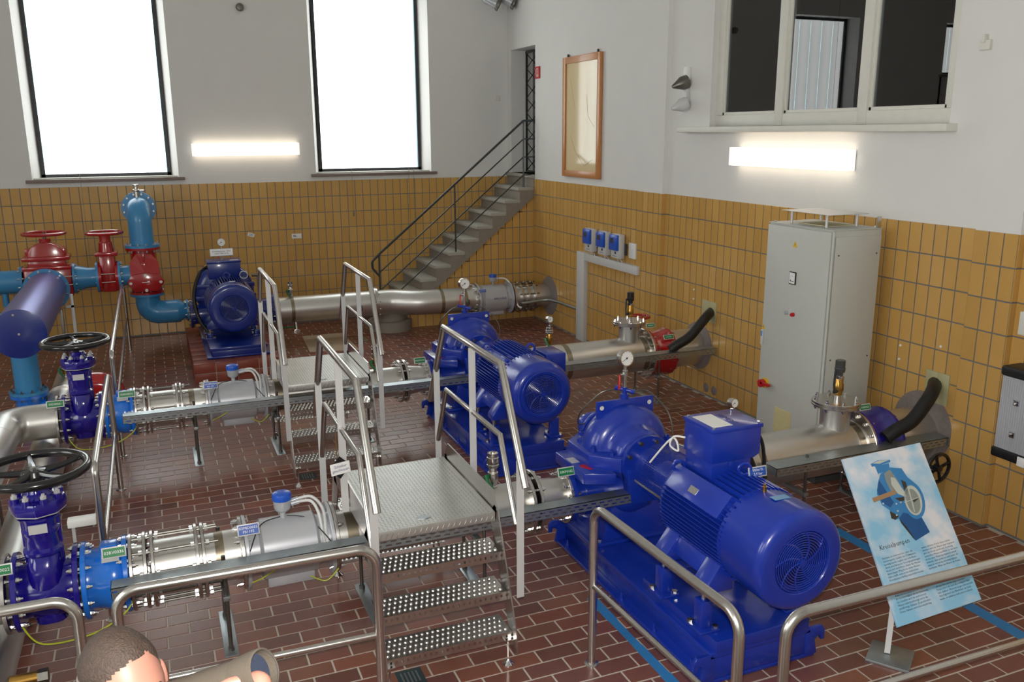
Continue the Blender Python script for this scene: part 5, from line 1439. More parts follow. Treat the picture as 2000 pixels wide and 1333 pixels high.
    core = MB().lathe((X0, yb_, za), Vector((0, -1, 0)), [(-0.05, 0), (-0.05, 0.12), (-0.02, 0.2), (0, rf-0.03), (0.03, rf-0.02), (0.03, rf-0.058), (yb_-ye, rf-0.058), (yb_-ye, 0)], 44)
    mf = part('motor_housing', core, col, t)
    fn = MB()
    n_side = 17
    for k in range(n_side):
        z = -0.205+0.41*k/(n_side-1)
        hw = math.sqrt(max(rf*rf-z*z, 0.0))
        for s in (-1, 1):
            xi = math.sqrt(max((rf-0.06)**2-z*z, 0.012))
            fn.box(X0+min(s*xi*0.9, s*hw), X0+max(s*xi*0.9, s*hw), ye-0.03, yb_-0.04, za+z-0.0035, za+z+0.0035)
    for k in range(13):
        x = -0.19+0.38*k/12
        hh = math.sqrt(rf*rf-x*x)
        for s in (-1, 1):
            zi = math.sqrt((rf-0.05)**2-x*x)
            fn.box(X0+x-0.0035, X0+x+0.0035, ye-0.03, yb_-0.04, za+min(s*zi*0.92, s*hh), za+max(s*zi*0.92, s*hh))
    part('cooling_fins', fn, col, mf, stuff=True)
    sr = rf-0.008
    cvp = [(0, 0.20), (0, sr+0.002), (0.14, sr+0.002), (0.145, sr+0.006), (0.30, sr+0.006)]
    Lc = ye-Yh
    rr = 0.075 if variant == 'mid' else 0.05
    hole = 0.172
    cvp = [(0.0, 0.18), (0.0, sr), (Lc*0.38, sr), (Lc*0.39, sr+0.004), (Lc-rr, sr+0.004)]
    for k in range(1, 8):
        a = PI/2*k/7
        cvp.append((Lc-rr+rr*math.sin(a), sr+0.004-rr+rr*math.cos(a)))
    cvp += [(Lc+0.004, hole+0.03), (Lc+0.002, hole+0.006), (Lc-0.004, hole), (Lc-0.03, hole-0.004), (Lc-0.035, hole-0.03)]
    fcv = part('fan_cover', MB().lathe((X0, ye, za), Vector((0, -1, 0)), cvp, 60), col, t)
    part('fan_recess', MB().lathe((X0, Yh+0.05, za), Vector((0, -1, 0)), [(0, 0), (0, hole+0.02), (0.004, hole+0.02), (0.004, 0)], 36), RECESSB, fcv)
    gr = MB()
    nr = 11
    for k in range(nr):
        R = 0.03+(hole-0.036)*k/(nr-1)
        gr.torus((X0, Yh+0.004, za), Y_, R, 0.0038, 48, 6)
    gr.lathe((X0, Yh, za), Vector((0, -1, 0)), [(-0.01, 0), (-0.01, 0.022), (0.006, 0.02), (0.008, 0)], 18)
    part('fan_grille', gr, col, fcv, stuff=True)
    sp_ = MB()
    for k in range(8):
        a0 = 2*PI*k/8
        pts = []
        for j in range(7):
            r = 0.015+(hole-0.015)*j/6
            a = a0+0.75*(j/6)
            pts.append((X0+r*math.cos(a), Yh+0.003, za+r*math.sin(a)))
        sp_.tube(pts, 0.0045, 5)
    part('grille_arms', sp_, col, fcv, stuff=True)
    for s in (-1, 1):
        ft = MB()
        ft.prism([(X0+s*0.15, za-0.23), (X0+s*0.24, za-0.14), (X0+s*0.33, za-0.265), (X0+s*0.33, za-0.305), (X0+s*0.15, za-0.305)], 'xz', ye+0.0, ye+0.13)
        ft.prism([(X0+s*0.15, za-0.23), (X0+s*0.24, za-0.14), (X0+s*0.33, za-0.265), (X0+s*0.33, za-0.305), (X0+s*0.15, za-0.305)], 'xz', yb_-0.20, yb_-0.07)
        ft.prism([(X0+s*0.15, za-0.23), (X0+s*0.235, za-0.145), (X0+s*0.28, za-0.25), (X0+s*0.15, za-0.25)], 'xz', ye+0.13, yb_-0.2)
        part('motor_foot', ft, col, t, 0.006)
    zfoot = za-0.305
    for s in (-1, 1):
        for y in (ye+0.065, yb_-0.135):
            x = X0+s*0.295
            jk = MB()
            if zfoot-zb > 0.08:
                jk.box(x-0.065, x+0.065, y-0.075, y+0.075, zb, zb+0.018)
                jk.box(x-0.036, x+0.036, y-0.04, y+0.04, zb+0.018, zfoot-0.06)
                j = part('jack_post', jk, col, t, 0.006)
                jb = MB().cyl((x, y, zfoot-0.065), (x, y, zfoot+0.0), 0.014, 10).cyl((x, y, zfoot-0.02), (x, y, zfoot), 0.022, 6)
                for dx, dy in ((-0.045, 0.055), (0.045, -0.055)):
                    jb.cyl((x+dx, y+dy, zb+0.018), (x+dx, y+dy, zb+0.034), 0.018, 6)
                part('jack_bolts', jb, BRITE, j, stuff=True)
            else:
                part('jack_post', jk.box(x-0.05, x+0.05, y-0.06, y+0.06, zb, zfoot), col, t, 0.004)
            part('foot_bolt', MB().cyl((x, y, zfoot+0.04), (x, y, zfoot+0.062), 0.022, 6).cyl((x, y, zfoot+0.06), (x, y, zfoot+0.075), 0.012, 8), CHROME, t)
    def eye(p, R=0.034):
        return MB().torus(Vector(p)+Vector((0, 0, R*0.9)), Vector((0.35, 1, 0)), R, R*0.3, 24, 8)
    if variant == 'front':
        bx0, bx1, by0, by1 = X0-0.165, X0+0.185, Yh+0.60, Yh+0.895
        zl0, zl1 = za+rf-0.02, 1.36
        part('box_pedestal', MB().box(bx0+0.02, bx1-0.06, by0+0.02, by1-0.01, zl0-0.02, zl0+0.08), col, t, 0.004)
        tb = part('terminal_box', MB().prism([(bx0+0.008, zl0+0.08), (bx1-0.05, zl0+0.08), (bx1-0.008, zl0+0.10), (bx1-0.008, zl1-0.02), (bx0+0.008, zl1-0.02)], 'xz', by0+0.008, by1-0.008), col, t, 0.004)
        lid = part('box_lid', MB().box(bx0, bx1, by0, by1, zl1-0.025, zl1), col, t, 0.004)
        part('lid_sticker', MB().box(bx0+0.035, bx0+0.165, by0+0.04, by1-0.04, zl1, zl1+0.001), WHITE, lid)
        text_part(lid, 'SIEMENS', 0.05, (bx0+0.205, (by0+by1)/2, zl1+0.001), Vector((0, -1, 0)), X_, INKB)
        ls = MB()
        for x in (bx0+0.022, bx1-0.022):
            for y in (by0+0.022, by1-0.022):
                ls.cyl((x, y, zl1), (x, y, zl1+0.008), 0.009, 8)
        part('lid_screws', ls, CHROME, lid, stuff=True)
        part('lifting_eye', eye((X0+0.03, by0-0.05, za+rf-0.005)), col, t)
        part('lifting_eye', eye((X0-0.17, yb_-0.06, za+0.2)), col, t)
        part('grease_nipple', MB().cyl((X0-0.02, ye-0.05, za+sr), (X0-0.02, ye-0.05, za+sr+0.03), 0.012, 10).cyl((X0-0.02, ye-0.05, za+sr+0.03), (X0-0.02, ye-0.05, za+sr+0.045), 0.007, 8), BRASS, t)
        part('cover_sticker', MB().obox((X0-0.0, ye-0.155, za+sr+0.0055), 0.10, 0.05, 0.002, Matrix.Rotation(0.02, 3, 'Y')), LBLUE, t)
        a_ = math.radians(142)
        for yy, dz in ((yb_-0.30, 0.0), (yb_-0.24, -0.045)):
            c = Vector((X0+(rf+0.004)*math.cos(a_), yy, za+(rf+0.004)*math.sin(a_)+dz))
            part('rating_plate', MB().obox(c, 0.006, 0.075, 0.04, Matrix.Rotation(-(a_-PI), 3, 'Y')), BRITE, t)
        part('plate_pad', MB().prism([(X0-0.27, za+0.13), (X0-0.17, za+0.245), (X0-0.14, za+0.22), (X0-0.24, za+0.10)], 'xz', ye+0.03, yb_-0.06), col, t, 0.004)
        cbk = MB().tube(smooth_curve([(bx1-0.06, by0+0.12, zl0+0.10), (bx1-0.0, by0+0.13, zl0+0.05), (bx1+0.06, by0+0.12, zl0-0.10), (bx1+0.07, by0+0.10, 0.72), (bx1+0.06, by0+0.10, 0.50)], 8), 0.021, 10)
        cbk.tube(smooth_curve([(bx1-0.01, by0+0.06, zl0+0.22), (bx1+0.05, by0+0.05, zl0+0.1), (bx1+0.09, by0+0.05, 0.75), (bx1+0.08, by0+0.06, 0.5)], 8), 0.011, 8)
        part('motor_cable', cbk, BLACK, t)
        part('white_cable', MB().tube(smooth_curve([(bx0, by1-0.03, zl0+0.16), (bx0-0.04, by1+0.03, zl0+0.15), (bx0-0.05, by1+0.05, zl0+0.09), (bx0-0.01, by1+0.02, zl0+0.06), (bx0-0.03, by1+0.06, zl0+0.13), (bx0-0.08, by1+0.22, za+0.19)], 7), 0.006, 7), WHITE, t)
    elif variant == 'mid':
        part('terminal_box', MB().box(X0+0.20, X0+0.40, yb_-0.58, yb_-0.30, za+0.04, za+0.24), col, t, 0.012)
        part('lifting_eye', eye((X0+0.10, yb_-0.46, za+rf-0.03), 0.036), col, t)
        part('lifting_eye', eye((X0-0.18, yb_-0.08, za+0.21), 0.03), col, t)
        part('plate_pad', MB().prism([(X0-0.25, za+0.14), (X0-0.17, za+0.235), (X0-0.14, za+0.22), (X0-0.22, za+0.11)], 'xz', ye+0.05, ye+0.20), col, t, 0.006)
        for a in (0.6, 1.6, 2.6, 3.9, 5.2):
            c = Vector((X0+(sr+0.003)*math.cos(a), ye-0.06, za+(sr+0.003)*math.sin(a)))
            part('cover_screw', MB().cyl(c, c+Vector((math.cos(a), 0, math.sin(a)))*0.012, 0.011, 8), col, t)
    else:
        bx0, bx1, by0, by1 = X0-0.24, X0+0.20, Yp-0.62, Yp-0.30
        tb = part('terminal_box', MB().prism([(bx0+0.01, za+0.26), (bx1-0.01, za+0.26), (bx1-0.01, za+0.475), (bx0+0.01, za+0.475)], 'xz', by0+0.01, by1-0.01), col, t, 0.01)
        part('box_lid', MB().box(bx0, bx1, by0, by1, za+0.475, za+0.50), col, t, 0.005)
        part('sticker', MB().box(X0+0.06, X0+0.17, by0+0.05, by0+0.10, za+0.50, za+0.501), WHITE, t)
        part('lifting_eye', eye((X0-0.02, yb_-0.30, za+rf-0.01), 0.04), col, t)
        part('wire_loop', MB().torus((X0+0.20, yb_-0.25, za+rf+0.02), Vector((0.2, 1, 0.1)), 0.05, 0.006, 24, 6), ALU, t)
        part('motor_cable', MB().tube(smooth_curve([(bx0+0.01, by0+0.10, za+0.42), (bx0-0.10, by0+0.0, za+0.36), (bx0-0.20, by0-0.15, za+0.10), (bx0-0.17, by0-0.28, za-0.2), (bx0-0.04, by0-0.40, zf+skid_h+0.03)], 10), 0.024, 12), BLACK, t)
        part('cable_gland', MB().cyl((bx0+0.02, by0+0.11, za+0.425), (bx0-0.04, by0+0.07, za+0.41), 0.03, 10), BRASS, t)
        part('cover_sticker', MB().box(X0-0.02, X0+0.06, ye-0.05, ye-0.02, za+sr+0.001, za+sr+0.004), WHITE, t)
        part('side_valve', MB().cyl((X0+0.38, Yp-0.05, za+0.20), (X0+0.47, Yp-0.05, za+0.20), 0.02, 10).cyl((X0+0.47, Yp-0.05, za+0.20), (X0+0.52, Yp-0.05, za+0.20), 0.03, 6), IRON, t)
    return t
ZA = 0.81
pump_set('nearest bright blue pump set with terminal box on its ribbed motor', -2.785, -8.97, -10.83, ZA, ZC, 0.0, 0.2, BLUE, 'front')
pump_set('middle bright blue pump set behind the step-over platform handrail', -2.785, -5.72, -7.60, ZA, ZC, 0.0, 0.2, BLUE, 'mid')
pump_set('dark blue pump set on the red tiled plinth by the back wall', -4.875, -1.27, -2.72, 0.83, 0.52, 0.25, 0.14, DBLUE, 'rear')
gauge(-2.79, -8.97, ZA+0.36, 1.463, 0.057, 'large round pressure gauge with red lever on the nearest pump')
gauge(-2.83, -5.72, ZA+0.36, 1.480, 0.057, 'large round pressure gauge with red lever on the middle pump')
gauge(-4.88, -1.42, 1.20, 1.53, 0.055, 'round pressure gauge on top of the dark blue rear pump', base=None)
plate_tag('tag_plate', (-2.68, -10.30, 1.10), 0.125, 0.062, BLUEL, ALU, '900m³/h\n3,9 bar', 'blue tag hanging at lifting eye of the nearest motor', 0.022, tilt=-0.25)
sg = plate_tag('pump_sign', (-4.905, -1.72, 1.43), 0.30, 0.10, WHITE, METERG, 'Kreiselpumpe 1924\netwa 450 m³/h', 'white framed sign standing on the dark blue rear pump', 0.03, mat_ink=INK, cat='sign', tilt=-0.15)
part('stand', MB().box(-4.92, -4.89, -1.71, -1.70, 1.328, 1.39), IRON, sg)
# plinth
pl = thing('tiled_plinth', 'red tiled plinth carrying the dark blue rear pump', 'plinth', (-4.95, -2.0, 0))
px0, px1, py0, py1, pz = -5.43, -4.40, -3.12, -0.85, 0.25
part('core', MB().box(px0+0.012, px1-0.012, py0+0.012, py1, 0, pz-0.012), FGROUT, pl)
def ptile(mb):
    part('plinth_tile', mb, PTILE, pl, 0.003)
n = 4
for k in range(n):
    a = px0+(px1-px0)*k/n
    b = a+(px1-px0)/n-0.008
    for z0, z1 in ((0.004, 0.118), (0.126, 0.240)):
        ptile(MB().box(a, b, py0, py0+0.014, z0, z1))
    ptile(MB().box(a, b, py0, py0+0.24, pz-0.012, pz))
for k in range(8):
    a = py0+0.248+0.252*k
    if a > py1-0.1: break
    b = min(a+0.244, py1)
    ptile(MB().box(px0, px0+0.24, a, b, pz-0.012, pz))
    ptile(MB().box(px1-0.24, px1, a, b, pz-0.012, pz))
    for z0, z1 in ((0.004, 0.118), (0.126, 0.240)):
        ptile(MB().box(px0, px0+0.014, a, b, z0, z1))
for r in range(3):
    for k in range(8):
        a = py0+0.248+0.252*k
        if a > py1-0.1: break
        ptile(MB().box(px0+0.248+0.18*r, px0+0.248+0.18*r+0.172, a, min(a+0.244, py1), pz-0.012, pz))

# ================================================================== STEP-OVER PLATFORMS
def platform(cy, which):
    t = thing('step_over_platform', 'steel step-over platform with handrails crossing the %s pipeline' % which, 'platform', (-4.42, cy, 0), 'step-over platforms')
    xl, xr = -4.80, -4.045
    yf, yb = cy-0.50, cy+0.45
    zd = 0.85
    part('deck', MB().box(xl+0.012, xr-0.012, yf, yb, zd-0.008, zd), CHECK, t)
    # raised lozenges of the chequer plate
    ch = MB()
    ny = int((yb-yf)/0.022); nx = int((xr-xl-0.03)/0.022)
    for j in range(ny):
        for i in range(nx):
            x = xl+0.026+i*0.022; y = yf+0.012+j*0.022
            s = 1 if (i+j) % 2 else -1
            d = Vector((s*0.0075, 0.0075, 0)); e = Vector((-s*0.0018, 0.0018, 0))
            c = Vector((x, y, zd))
            ch.add([c-d, c+e, c+d, c-e, c+Vector((0, 0, 0.0016))], [(0, 1, 4), (1, 2, 4), (2, 3, 4), (3, 0, 4)])
    for i in range(22):
        x = xl+0.03+i*0.033
        ch.add([(x-0.008, yf-0.0055, zd-0.05), (x-0.004, yf-0.0055, zd-0.05), (x+0.012, yf-0.0055, zd-0.016), (x+0.008, yf-0.0055, zd-0.016), (x+0.002, yf-0.008, zd-0.033)], [(0, 1, 4), (1, 2, 4), (2, 3, 4), (3, 0, 4)])
    part('raised_pattern', ch, BRITE, t, stuff=True)
    for q in (yf-0.005, yb):
        part('deck_edge', MB().box(xl+0.012, xr-0.012, q, q+0.005, zd-0.055, zd), CHECK, t, 0.001)
    for q in (yf+0.04, yb-0.08):
        part('deck_beam', MB().box(xl+0.012, xr-0.012, q, q+0.04, zd-0.06, zd-0.008), BRITE, t)
    part('cover_plate', MB().prism([(-4.50, yf+0.075), (-4.46, yf+0.06), (-4.42, yf+0.075), (-4.425, yf+0.10), (-4.46, yf+0.115), (-4.50, yf+0.10)], 'xy', zd, zd+0.004), GALV, t)
    for x, nm in ((xl, 'l'), (xr, 'r')):
        x0, x1 = (x-0.004, x+0.004)
        part('toe_board', MB().prism([(yf+0.0, zd-0.05), (yb, zd-0.05), (yb, zd+0.03), (yb-0.06, zd+0.115), (yf+0.06, zd+0.115), (yf, zd+0.03)], 'yz', x0, x1), BRITE, t)
        # stair stringers, front and rear
        for s, ye_ in ((-1, yf), (1, yb)):
            part('stringer', MB().prism([(ye_-s*0.03, zd+0.03), (ye_+s*0.02, zd+0.02), (ye_+s*0.30, 0.215), (ye_+s*0.30, 0.09), (ye_+s*0.20, 0.09), (ye_+s*0.19, 0.19), (ye_-s*0.11, zd-0.06)], 'yz', x0, x1), BRITE, t)
    # treads with punched grip
    for s, ye_ in ((-1, yf), (1, yb)):
        for k, z in enumerate((0.635, 0.42, 0.205)):
            yo = ye_+s*(0.085+0.075*k)        # outer nosing
            yi = yo-s*0.20
            a, b = min(yo, yi), max(yo, yi)
            tr = MB().box(xl+0.006, xr-0.006, a, b, z-0.003, z)
            trp = part('tread', tr, BRITE, t)
            nose = MB()
            hy0, hy1 = (yo-0.002, yo) if s < 0 else (yo, yo+0.002)
            nose.box(xl+0.006, xr-0.006, hy0, hy1, z-0.014, z+0.002)
            nose.box(xl+0.006, xr-0.006, hy0, hy1, z-0.052, z-0.030)
            nx = 23
            for i in range(nx):
                w_ = (xr-xl-0.012)/nx
                xa = xl+0.006+i*w_
                nose.box(xa+0.006, xa+w_-0.006, hy0, hy1, z-0.030, z-0.014)
            for i in range(nx+1):
                w_ = (xr-xl-0.012)/nx
                xa = xl+0.006+i*w_
            part('perforated_nosing', nose, BRITE, trp)
            gp = MB()
            for row, (yy, off) in enumerate(((yo-s*0.035, 0.0), (yo-s*0.08, 0.5), (yo-s*0.125, 0.0), (yo-s*0.17, 0.5))):
                for i in range(23):
                    xa = xl+0.03+(i+off)*0.0315
                    if xa > xr-0.02: continue
                    gp.lathe((xa, yy, z-0.001), Z_, [(0, 0.0125), (0.009, 0.009), (0.011, 0.007), (0.007, 0.006), (0.0, 0.006)], 8)
            part('grip_collars', gp, BRITE, trp, stuff=True)
    for x in (xl+0.03, xr-0.03):
        for s, ye_ in ((-1, yf), (1, yb)):
            y = ye_+s*0.235
            f = MB().cyl((x, y, 0.012), (x, y, 0.17), 0.006, 8)
            f.lathe((x, y, 0.0), Z_, [(0, 0), (0, 0.034), (0.006, 0.034), (0.016, 0.022), (0.03, 0.012), (0.03, 0)], 20)
            f.box(x-0.025, x+0.025, y-0.03, y+0.03, 0.165, 0.172)
            part('levelling_foot', f, CHROME, t)
    # handrails
    for x, sgn in ((xl-0.03, -1), (xr+0.03, 1)):
        hr = MB().tube([(x, cy+0.86, 1.13), (x, cy+0.515, 1.735), (x, cy-0.515, 1.735), (x, cy-0.86, 1.13)], 0.0215, 14)
        part('handrail', hr, BRITE, t, ang=50)
        part('mid_rail', MB().tube([(x, cy+0.70, 0.885), (x, cy+0.49, 1.31), (x, cy-0.49, 1.31), (x, cy-0.72, 0.86)], 0.0165, 12), BRITE, t, ang=50)
        xs_ = x
        for y, z0, z1 in ((cy+0.70, 0.46, 1.40), (cy-0.03, zd-0.06, 1.72), (cy-0.78, 0.44, 1.26)):
            part('flat_post', MB().box(xs_-0.021, xs_+0.021, y-0.004, y+0.004, z0, z1), ALU, t)
    return t
platform(-9.20, 'front')
platform(-6.08, 'middle')
sg = plate_tag('hanging_sign', (-4.855, -9.27, 1.085), 0.125, 0.068, WHITE, WHITE, 'Schieber\ngeschlossen', 'white sign reading Schieber geschlossen hanging on the near handrail', 0.023, mat_ink=INKB, cat='sign', yaw=0.30, tilt=-0.2)
part('backing', MB().obox((-4.855, -9.255, 1.085), 0.10, 0.004, 0.10, Matrix.Rotation(0.30, 3, 'Z') @ Matrix.Rotation(0.78, 3, 'Y')), BLACK, sg)
part('chain', MB().tube([(-4.87, -9.25, 1.30), (-4.868, -9.255, 1.12)], 0.003, 5), BRASS, sg)

# ================================================================== FLOOR RAILINGS
def railing(label, pts, low, posts, r=0.0245, rad=0.10):
    c = Vector(pts[0]); c.z = 0
    t = thing('guard_rail', label, 'railing', c)
    part('top_tube', MB().tube(fillet(pts, rad, 9), r, 18), BRITE, t, ang=50)
    if low:
        part('lower_tube', MB().tube(low, 0.0165, 14), BRITE, t)
    for p in posts:
        part('floor_flange', MB().lathe((p[0], p[1], 0), Z_, [(0, 0), (0, 0.042), (0.005, 0.042), (0.010, 0.03), (0.010, 0)], 20), BRITE, t)
    return t
H = 0.985
railing('stainless guard rail running beside the nearest pump, post on open floor', [(-3.63, -10.12, 0), (-3.63, -10.12, H), (-3.585, -11.36, H), (-3.585, -11.36, 0)], [(-3.63, -10.12, 0.5), (-3.585, -11.36, 0.5)], [(-3.63, -10.12), (-3.585, -11.36)])
railing('stainless guard rail crossing in front of the display board', [(-3.40, -11.435, 0), (-3.40, -11.435, H), (-0.6, -11.47, H), (-0.6, -11.47, 0)], [(-3.40, -11.435, 0.5), (-0.6, -11.47, 0.5)], [(-3.40, -11.435), (-0.6, -11.47)])
railing('stainless guard rail in front of front pipeline, behind the man', [(-6.05, -10.10, 0), (-6.05, -10.10, H), (-4.86, -10.13, H), (-4.86, -10.13, 0)], [(-6.05, -10.10, 0.5), (-4.86, -10.13, 0.5)], [(-6.05, -10.10), (-4.86, -10.13)])
railing('stainless guard rail at the lower left edge of view', [(-7.6, -10.06, 0), (-7.6, -10.06, H), (-6.21, -10.09, H), (-6.21, -10.09, 0)], [(-7.6, -10.06, 0.5), (-6.21, -10.09, 0.5)], [(-7.6, -10.06), (-6.21, -10.09)])
railing('stainless guard rail along the gate valves, nearer left one', [(-6.20, -6.29, 0), (-6.20, -6.29, 1.03), (-6.20, -8.52, 1.03), (-6.20, -8.52, 0.0)], [(-6.20, -6.29, 0.5), (-6.20, -8.52, 0.5)], [(-6.20, -6.29), (-6.20, -8.52)], 0.0225, 0.06)
railing('stainless guard rail further back towards the red valves', [(-6.19, -0.98, 0), (-6.19, -0.98, 1.02), (-6.20, -5.42, 1.02), (-6.20, -5.42, 0.0)], [(-6.19, -0.98, 0.52), (-6.20, -5.42, 0.52)], [(-6.19, -0.98), (-6.20, -5.42)], 0.0225, 0.06)

# ================================================================== CONTROL CABINET
cb = thing('control_cabinet', 'tall light grey control cabinet standing against the tiled right wall', 'cabinet', (-0.41, -8.165, 0))
cx0, cx1, cy0, cy1, cz = -0.65, -0.15, -8.565, -7.765, 2.2
part('body', MB().box(cx0, cx1, cy0, cy1, 0.10, cz), CAB, cb, 0.004)
part('base_plinth', MB().box(cx0+0.02, cx1-0.02, cy0+0.02, cy1-0.02, 0.0, 0.10), SCREEN, cb, 0.003)
dr_ = part('door', MB().box(cx0-0.02, cx0-0.001, cy0+0.014, cy1-0.003, 0.12, cz-0.012), CAB, cb, 0.004)
sd = part('side_panel', MB().box(cx0+0.012, cx1-0.008, cy0-0.012, cy0-0.0005, 0.12, cz-0.05), CAB, cb, 0.003)
part('corner_profile', MB().cyl((cx0-0.008, cy0-0.004, 0.11), (cx0-0.008, cy0-0.004, cz-0.004), 0.012, 12), CAB, cb)
ps = MB()
for x, z in ((cx0+0.05, cz-0.20), (cx1-0.05, cz-0.20), (cx0+0.05, 1.12), (cx1-0.05, 1.12)):
    ps.cyl((x, cy0-0.012, z), (x, cy0-0.017, z), 0.007, 8)
part('panel_screws', ps, IRON, sd, stuff=True)
xd = cx0-0.02
def dtri(y, z, s):
    m = MB().prism([(y-s, z-s*0.8), (y+s, z-s*0.8), (y, z+s)], 'yz', xd-0.002, xd-0.0005)
    tr_ = part('warning_triangle', m, YEL, dr_)
    part('flash_symbol', MB().prism([(y-0.004, z-s*0.6), (y+0.006, z), (y-0.001, z), (y+0.004, z+s*0.55), (y-0.006, z-0.002), (y+0.001, z-0.002)], 'yz', xd-0.003, xd-0.002), INK, tr_)
dtri(-8.135, 2.045, 0.030)
dtri(-7.79, 1.255, 0.026)
dp = part('panel_meter', MB().box(xd-0.012, xd-0.0005, -8.178, -8.098, 1.70, 1.81), BLACK, dr_, 0.002)
part('meter_face', MB().box(xd-0.0135, xd-0.0115, -8.172, -8.104, 1.708, 1.802), WHITE, dp)
part('meter_print', MB().box(xd-0.0145, xd-0.0135, -8.16, -8.13, 1.725, 1.73).box(xd-0.0145, xd-0.0135, -8.125, -8.115, 1.725, 1.74).box(xd-0.0145, xd-0.0135, -8.145, -8.14, 1.77, 1.775).box(xd-0.0145, xd-0.0135, -8.128, -8.124, 1.77, 1.775), INK, dp)
for y, m_, nm in ((-8.09, METERG, 'grey button'), (-8.175, REDP, 'red button')):
    part('push_button', MB().cyl((xd, y, 1.44), (xd-0.022, y, 1.44), 0.017, 16).cyl((xd-0.02, y, 1.44), (xd-0.03, y, 1.44), 0.013, 16), m_, dr_, label=nm)
    part('button_label', MB().box(xd-0.003, xd-0.0005, y-0.018, y+0.018, 1.462, 1.49), ALU, dr_)
ms = part('main_switch', MB().cyl((xd, -7.87, 0.745), (xd-0.025, -7.87, 0.745), 0.045, 24), YEL, dr_, label='yellow disc of main switch')
part('switch_knob', MB().cyl((xd-0.025, -7.87, 0.745), (xd-0.07, -7.87, 0.745), 0.036, 24).obox((xd-0.055, -7.93, 0.752), 0.03, 0.11, 0.022, Matrix.Rotation(0.05, 3, 'X')), REDP, ms, 0.003, label='red handle of main switch')
part('door_handle', MB().box(xd-0.018, xd-0.0005, -7.80, -7.775, 1.09, 1.23), GREYP, dr_, 0.004)
part('handle_label', MB().box(xd-0.0195, xd-0.0175, -7.797, -7.778, 1.17, 1.22), LBLUE, dr_)
vg = MB().box(xd-0.006, xd-0.0005, -8.24, -8.02, 0.32, 0.56)
for k in range(17):
    vg.box(xd-0.012, xd-0.005, -8.235, -8.025, 0.328+k*0.0138, 0.334+k*0.0138)
part('vent_grille', vg, VENTY, dr_)
part('roof_plate', MB().box(cx0-0.015, cx1, cy0-0.005, cy1, cz, cz+0.008), CAB, cb, 0.002)
part('roof_opening', MB().box(cx0+0.13, cx1-0.10, cy0+0.22, cy1-0.22, cz+0.008, cz+0.014), VENTY, cb)
hat = part('roof_hat', MB().box(-0.62, -0.20, -8.46, -7.87, 2.315, 2.319), ALU, cb)
for x in (-0.57, -0.25):
    for y in (-8.38, -7.95):
        part('hat_post', MB().cyl((x, y, cz+0.008), (x, y, 2.316), 0.012, 12), ALU, hat)
for x, y in ((cx0+0.03, cy1-0.03), (cx1-0.03, cy0+0.04)):
    part('roof_bolt', MB().cyl((x, y, cz+0.008), (x, y, cz+0.02), 0.014, 8), BRITE, cb)
part('lifting_bracket', MB().box(cx1-0.045, cx1-0.005, cy0+0.008, cy0+0.018, cz, cz+0.10).box(cx1-0.045, cx1-0.005, cy0+0.008, cy0+0.05, cz+0.004, cz+0.012), BRITE, cb, 0.002)

# ================================================================== DISPLAY BOARD
TL, TR = Vector((-1.91, -10.14, 1.0)), Vector((-1.225, -10.115, 1.0))
BL = Vector((-2.115, -10.88, 0.30)); BR = Vector((-1.433, -10.84, 0.30))
Rb = (TR-TL+BR-BL)/2
Wb = Rb.length; Rb = Rb.normalized()
Ub = ((TL-BL)+(TR-BR))/2
Ub = (Ub-Rb*Ub.dot(Rb)*0.0)
Hb = Ub.length; Uu = Ub.normalized()
Nb = Rb.cross(Uu).normalized()
cen = (TL+TR+BL+BR)/4
def BP(u, v, w_=0.0):
    """board point, u,v in 0..1 from the lower left"""
    return cen+Rb*((u-0.5)*Wb)+Ub*(v-0.5)+Nb*w_
POSTERSKY = M('printed_sky_poster', rgb(190, 218, 240), 0.35, var=0.0, scale=4)
ntp = POSTERSKY.node_tree
mixn = [n for n in ntp.nodes if n.type == 'MIX'][0]
mixn.inputs['A'].default_value = rgb(150, 212, 248)
mixn.inputs['B'].default_value = rgb(240, 243, 252)
mrp = ntp.nodes.new('ShaderNodeMapRange'); mrp.inputs[1].default_value = 0.38; mrp.inputs[2].default_value = 0.60
nzn = [n for n in ntp.nodes if n.type == 'TEX_NOISE'][0]
ntp.links.new(nzn.outputs['Fac'], mrp.inputs[0]); ntp.links.new(mrp.outputs[0], mixn.inputs['Factor'])
PB1 = M('print_mid_blue', rgb(58, 140, 206), 0.35, var=0.05)
PB2 = M('print_deep_blue', rgb(22, 92, 158), 0.35, var=0.05)
PG1 = M('print_pale_grey', rgb(206, 214, 206), 0.35, var=0.04)
PG2 = M('print_grey', rgb(150, 158, 156), 0.35, var=0.06)
PG3 = M('print_dark', rgb(58, 56, 54), 0.4, var=0.05)
PBR = M('print_bronze', rgb(176, 140, 104), 0.35, var=0.1)
db = thing('display_board', 'tilted sky blue information board titled Kreiselpumpen on a grey stand', 'information board', (-2.0, -10.74, 0))
bd = MB().add([BP(0, 0, 0), BP(1, 0, 0), BP(1, 1, 0), BP(0, 1, 0), BP(0, 0, -0.010), BP(1, 0, -0.010), BP(1, 1, -0.010), BP(0, 1, -0.010)],
              [(0, 1, 2, 3), (7, 6, 5, 4), (0, 4, 5, 1), (1, 5, 6, 2), (2, 6, 7, 3), (3, 7, 4, 0)])
brd = part('board', bd, POSTERSKY, db)
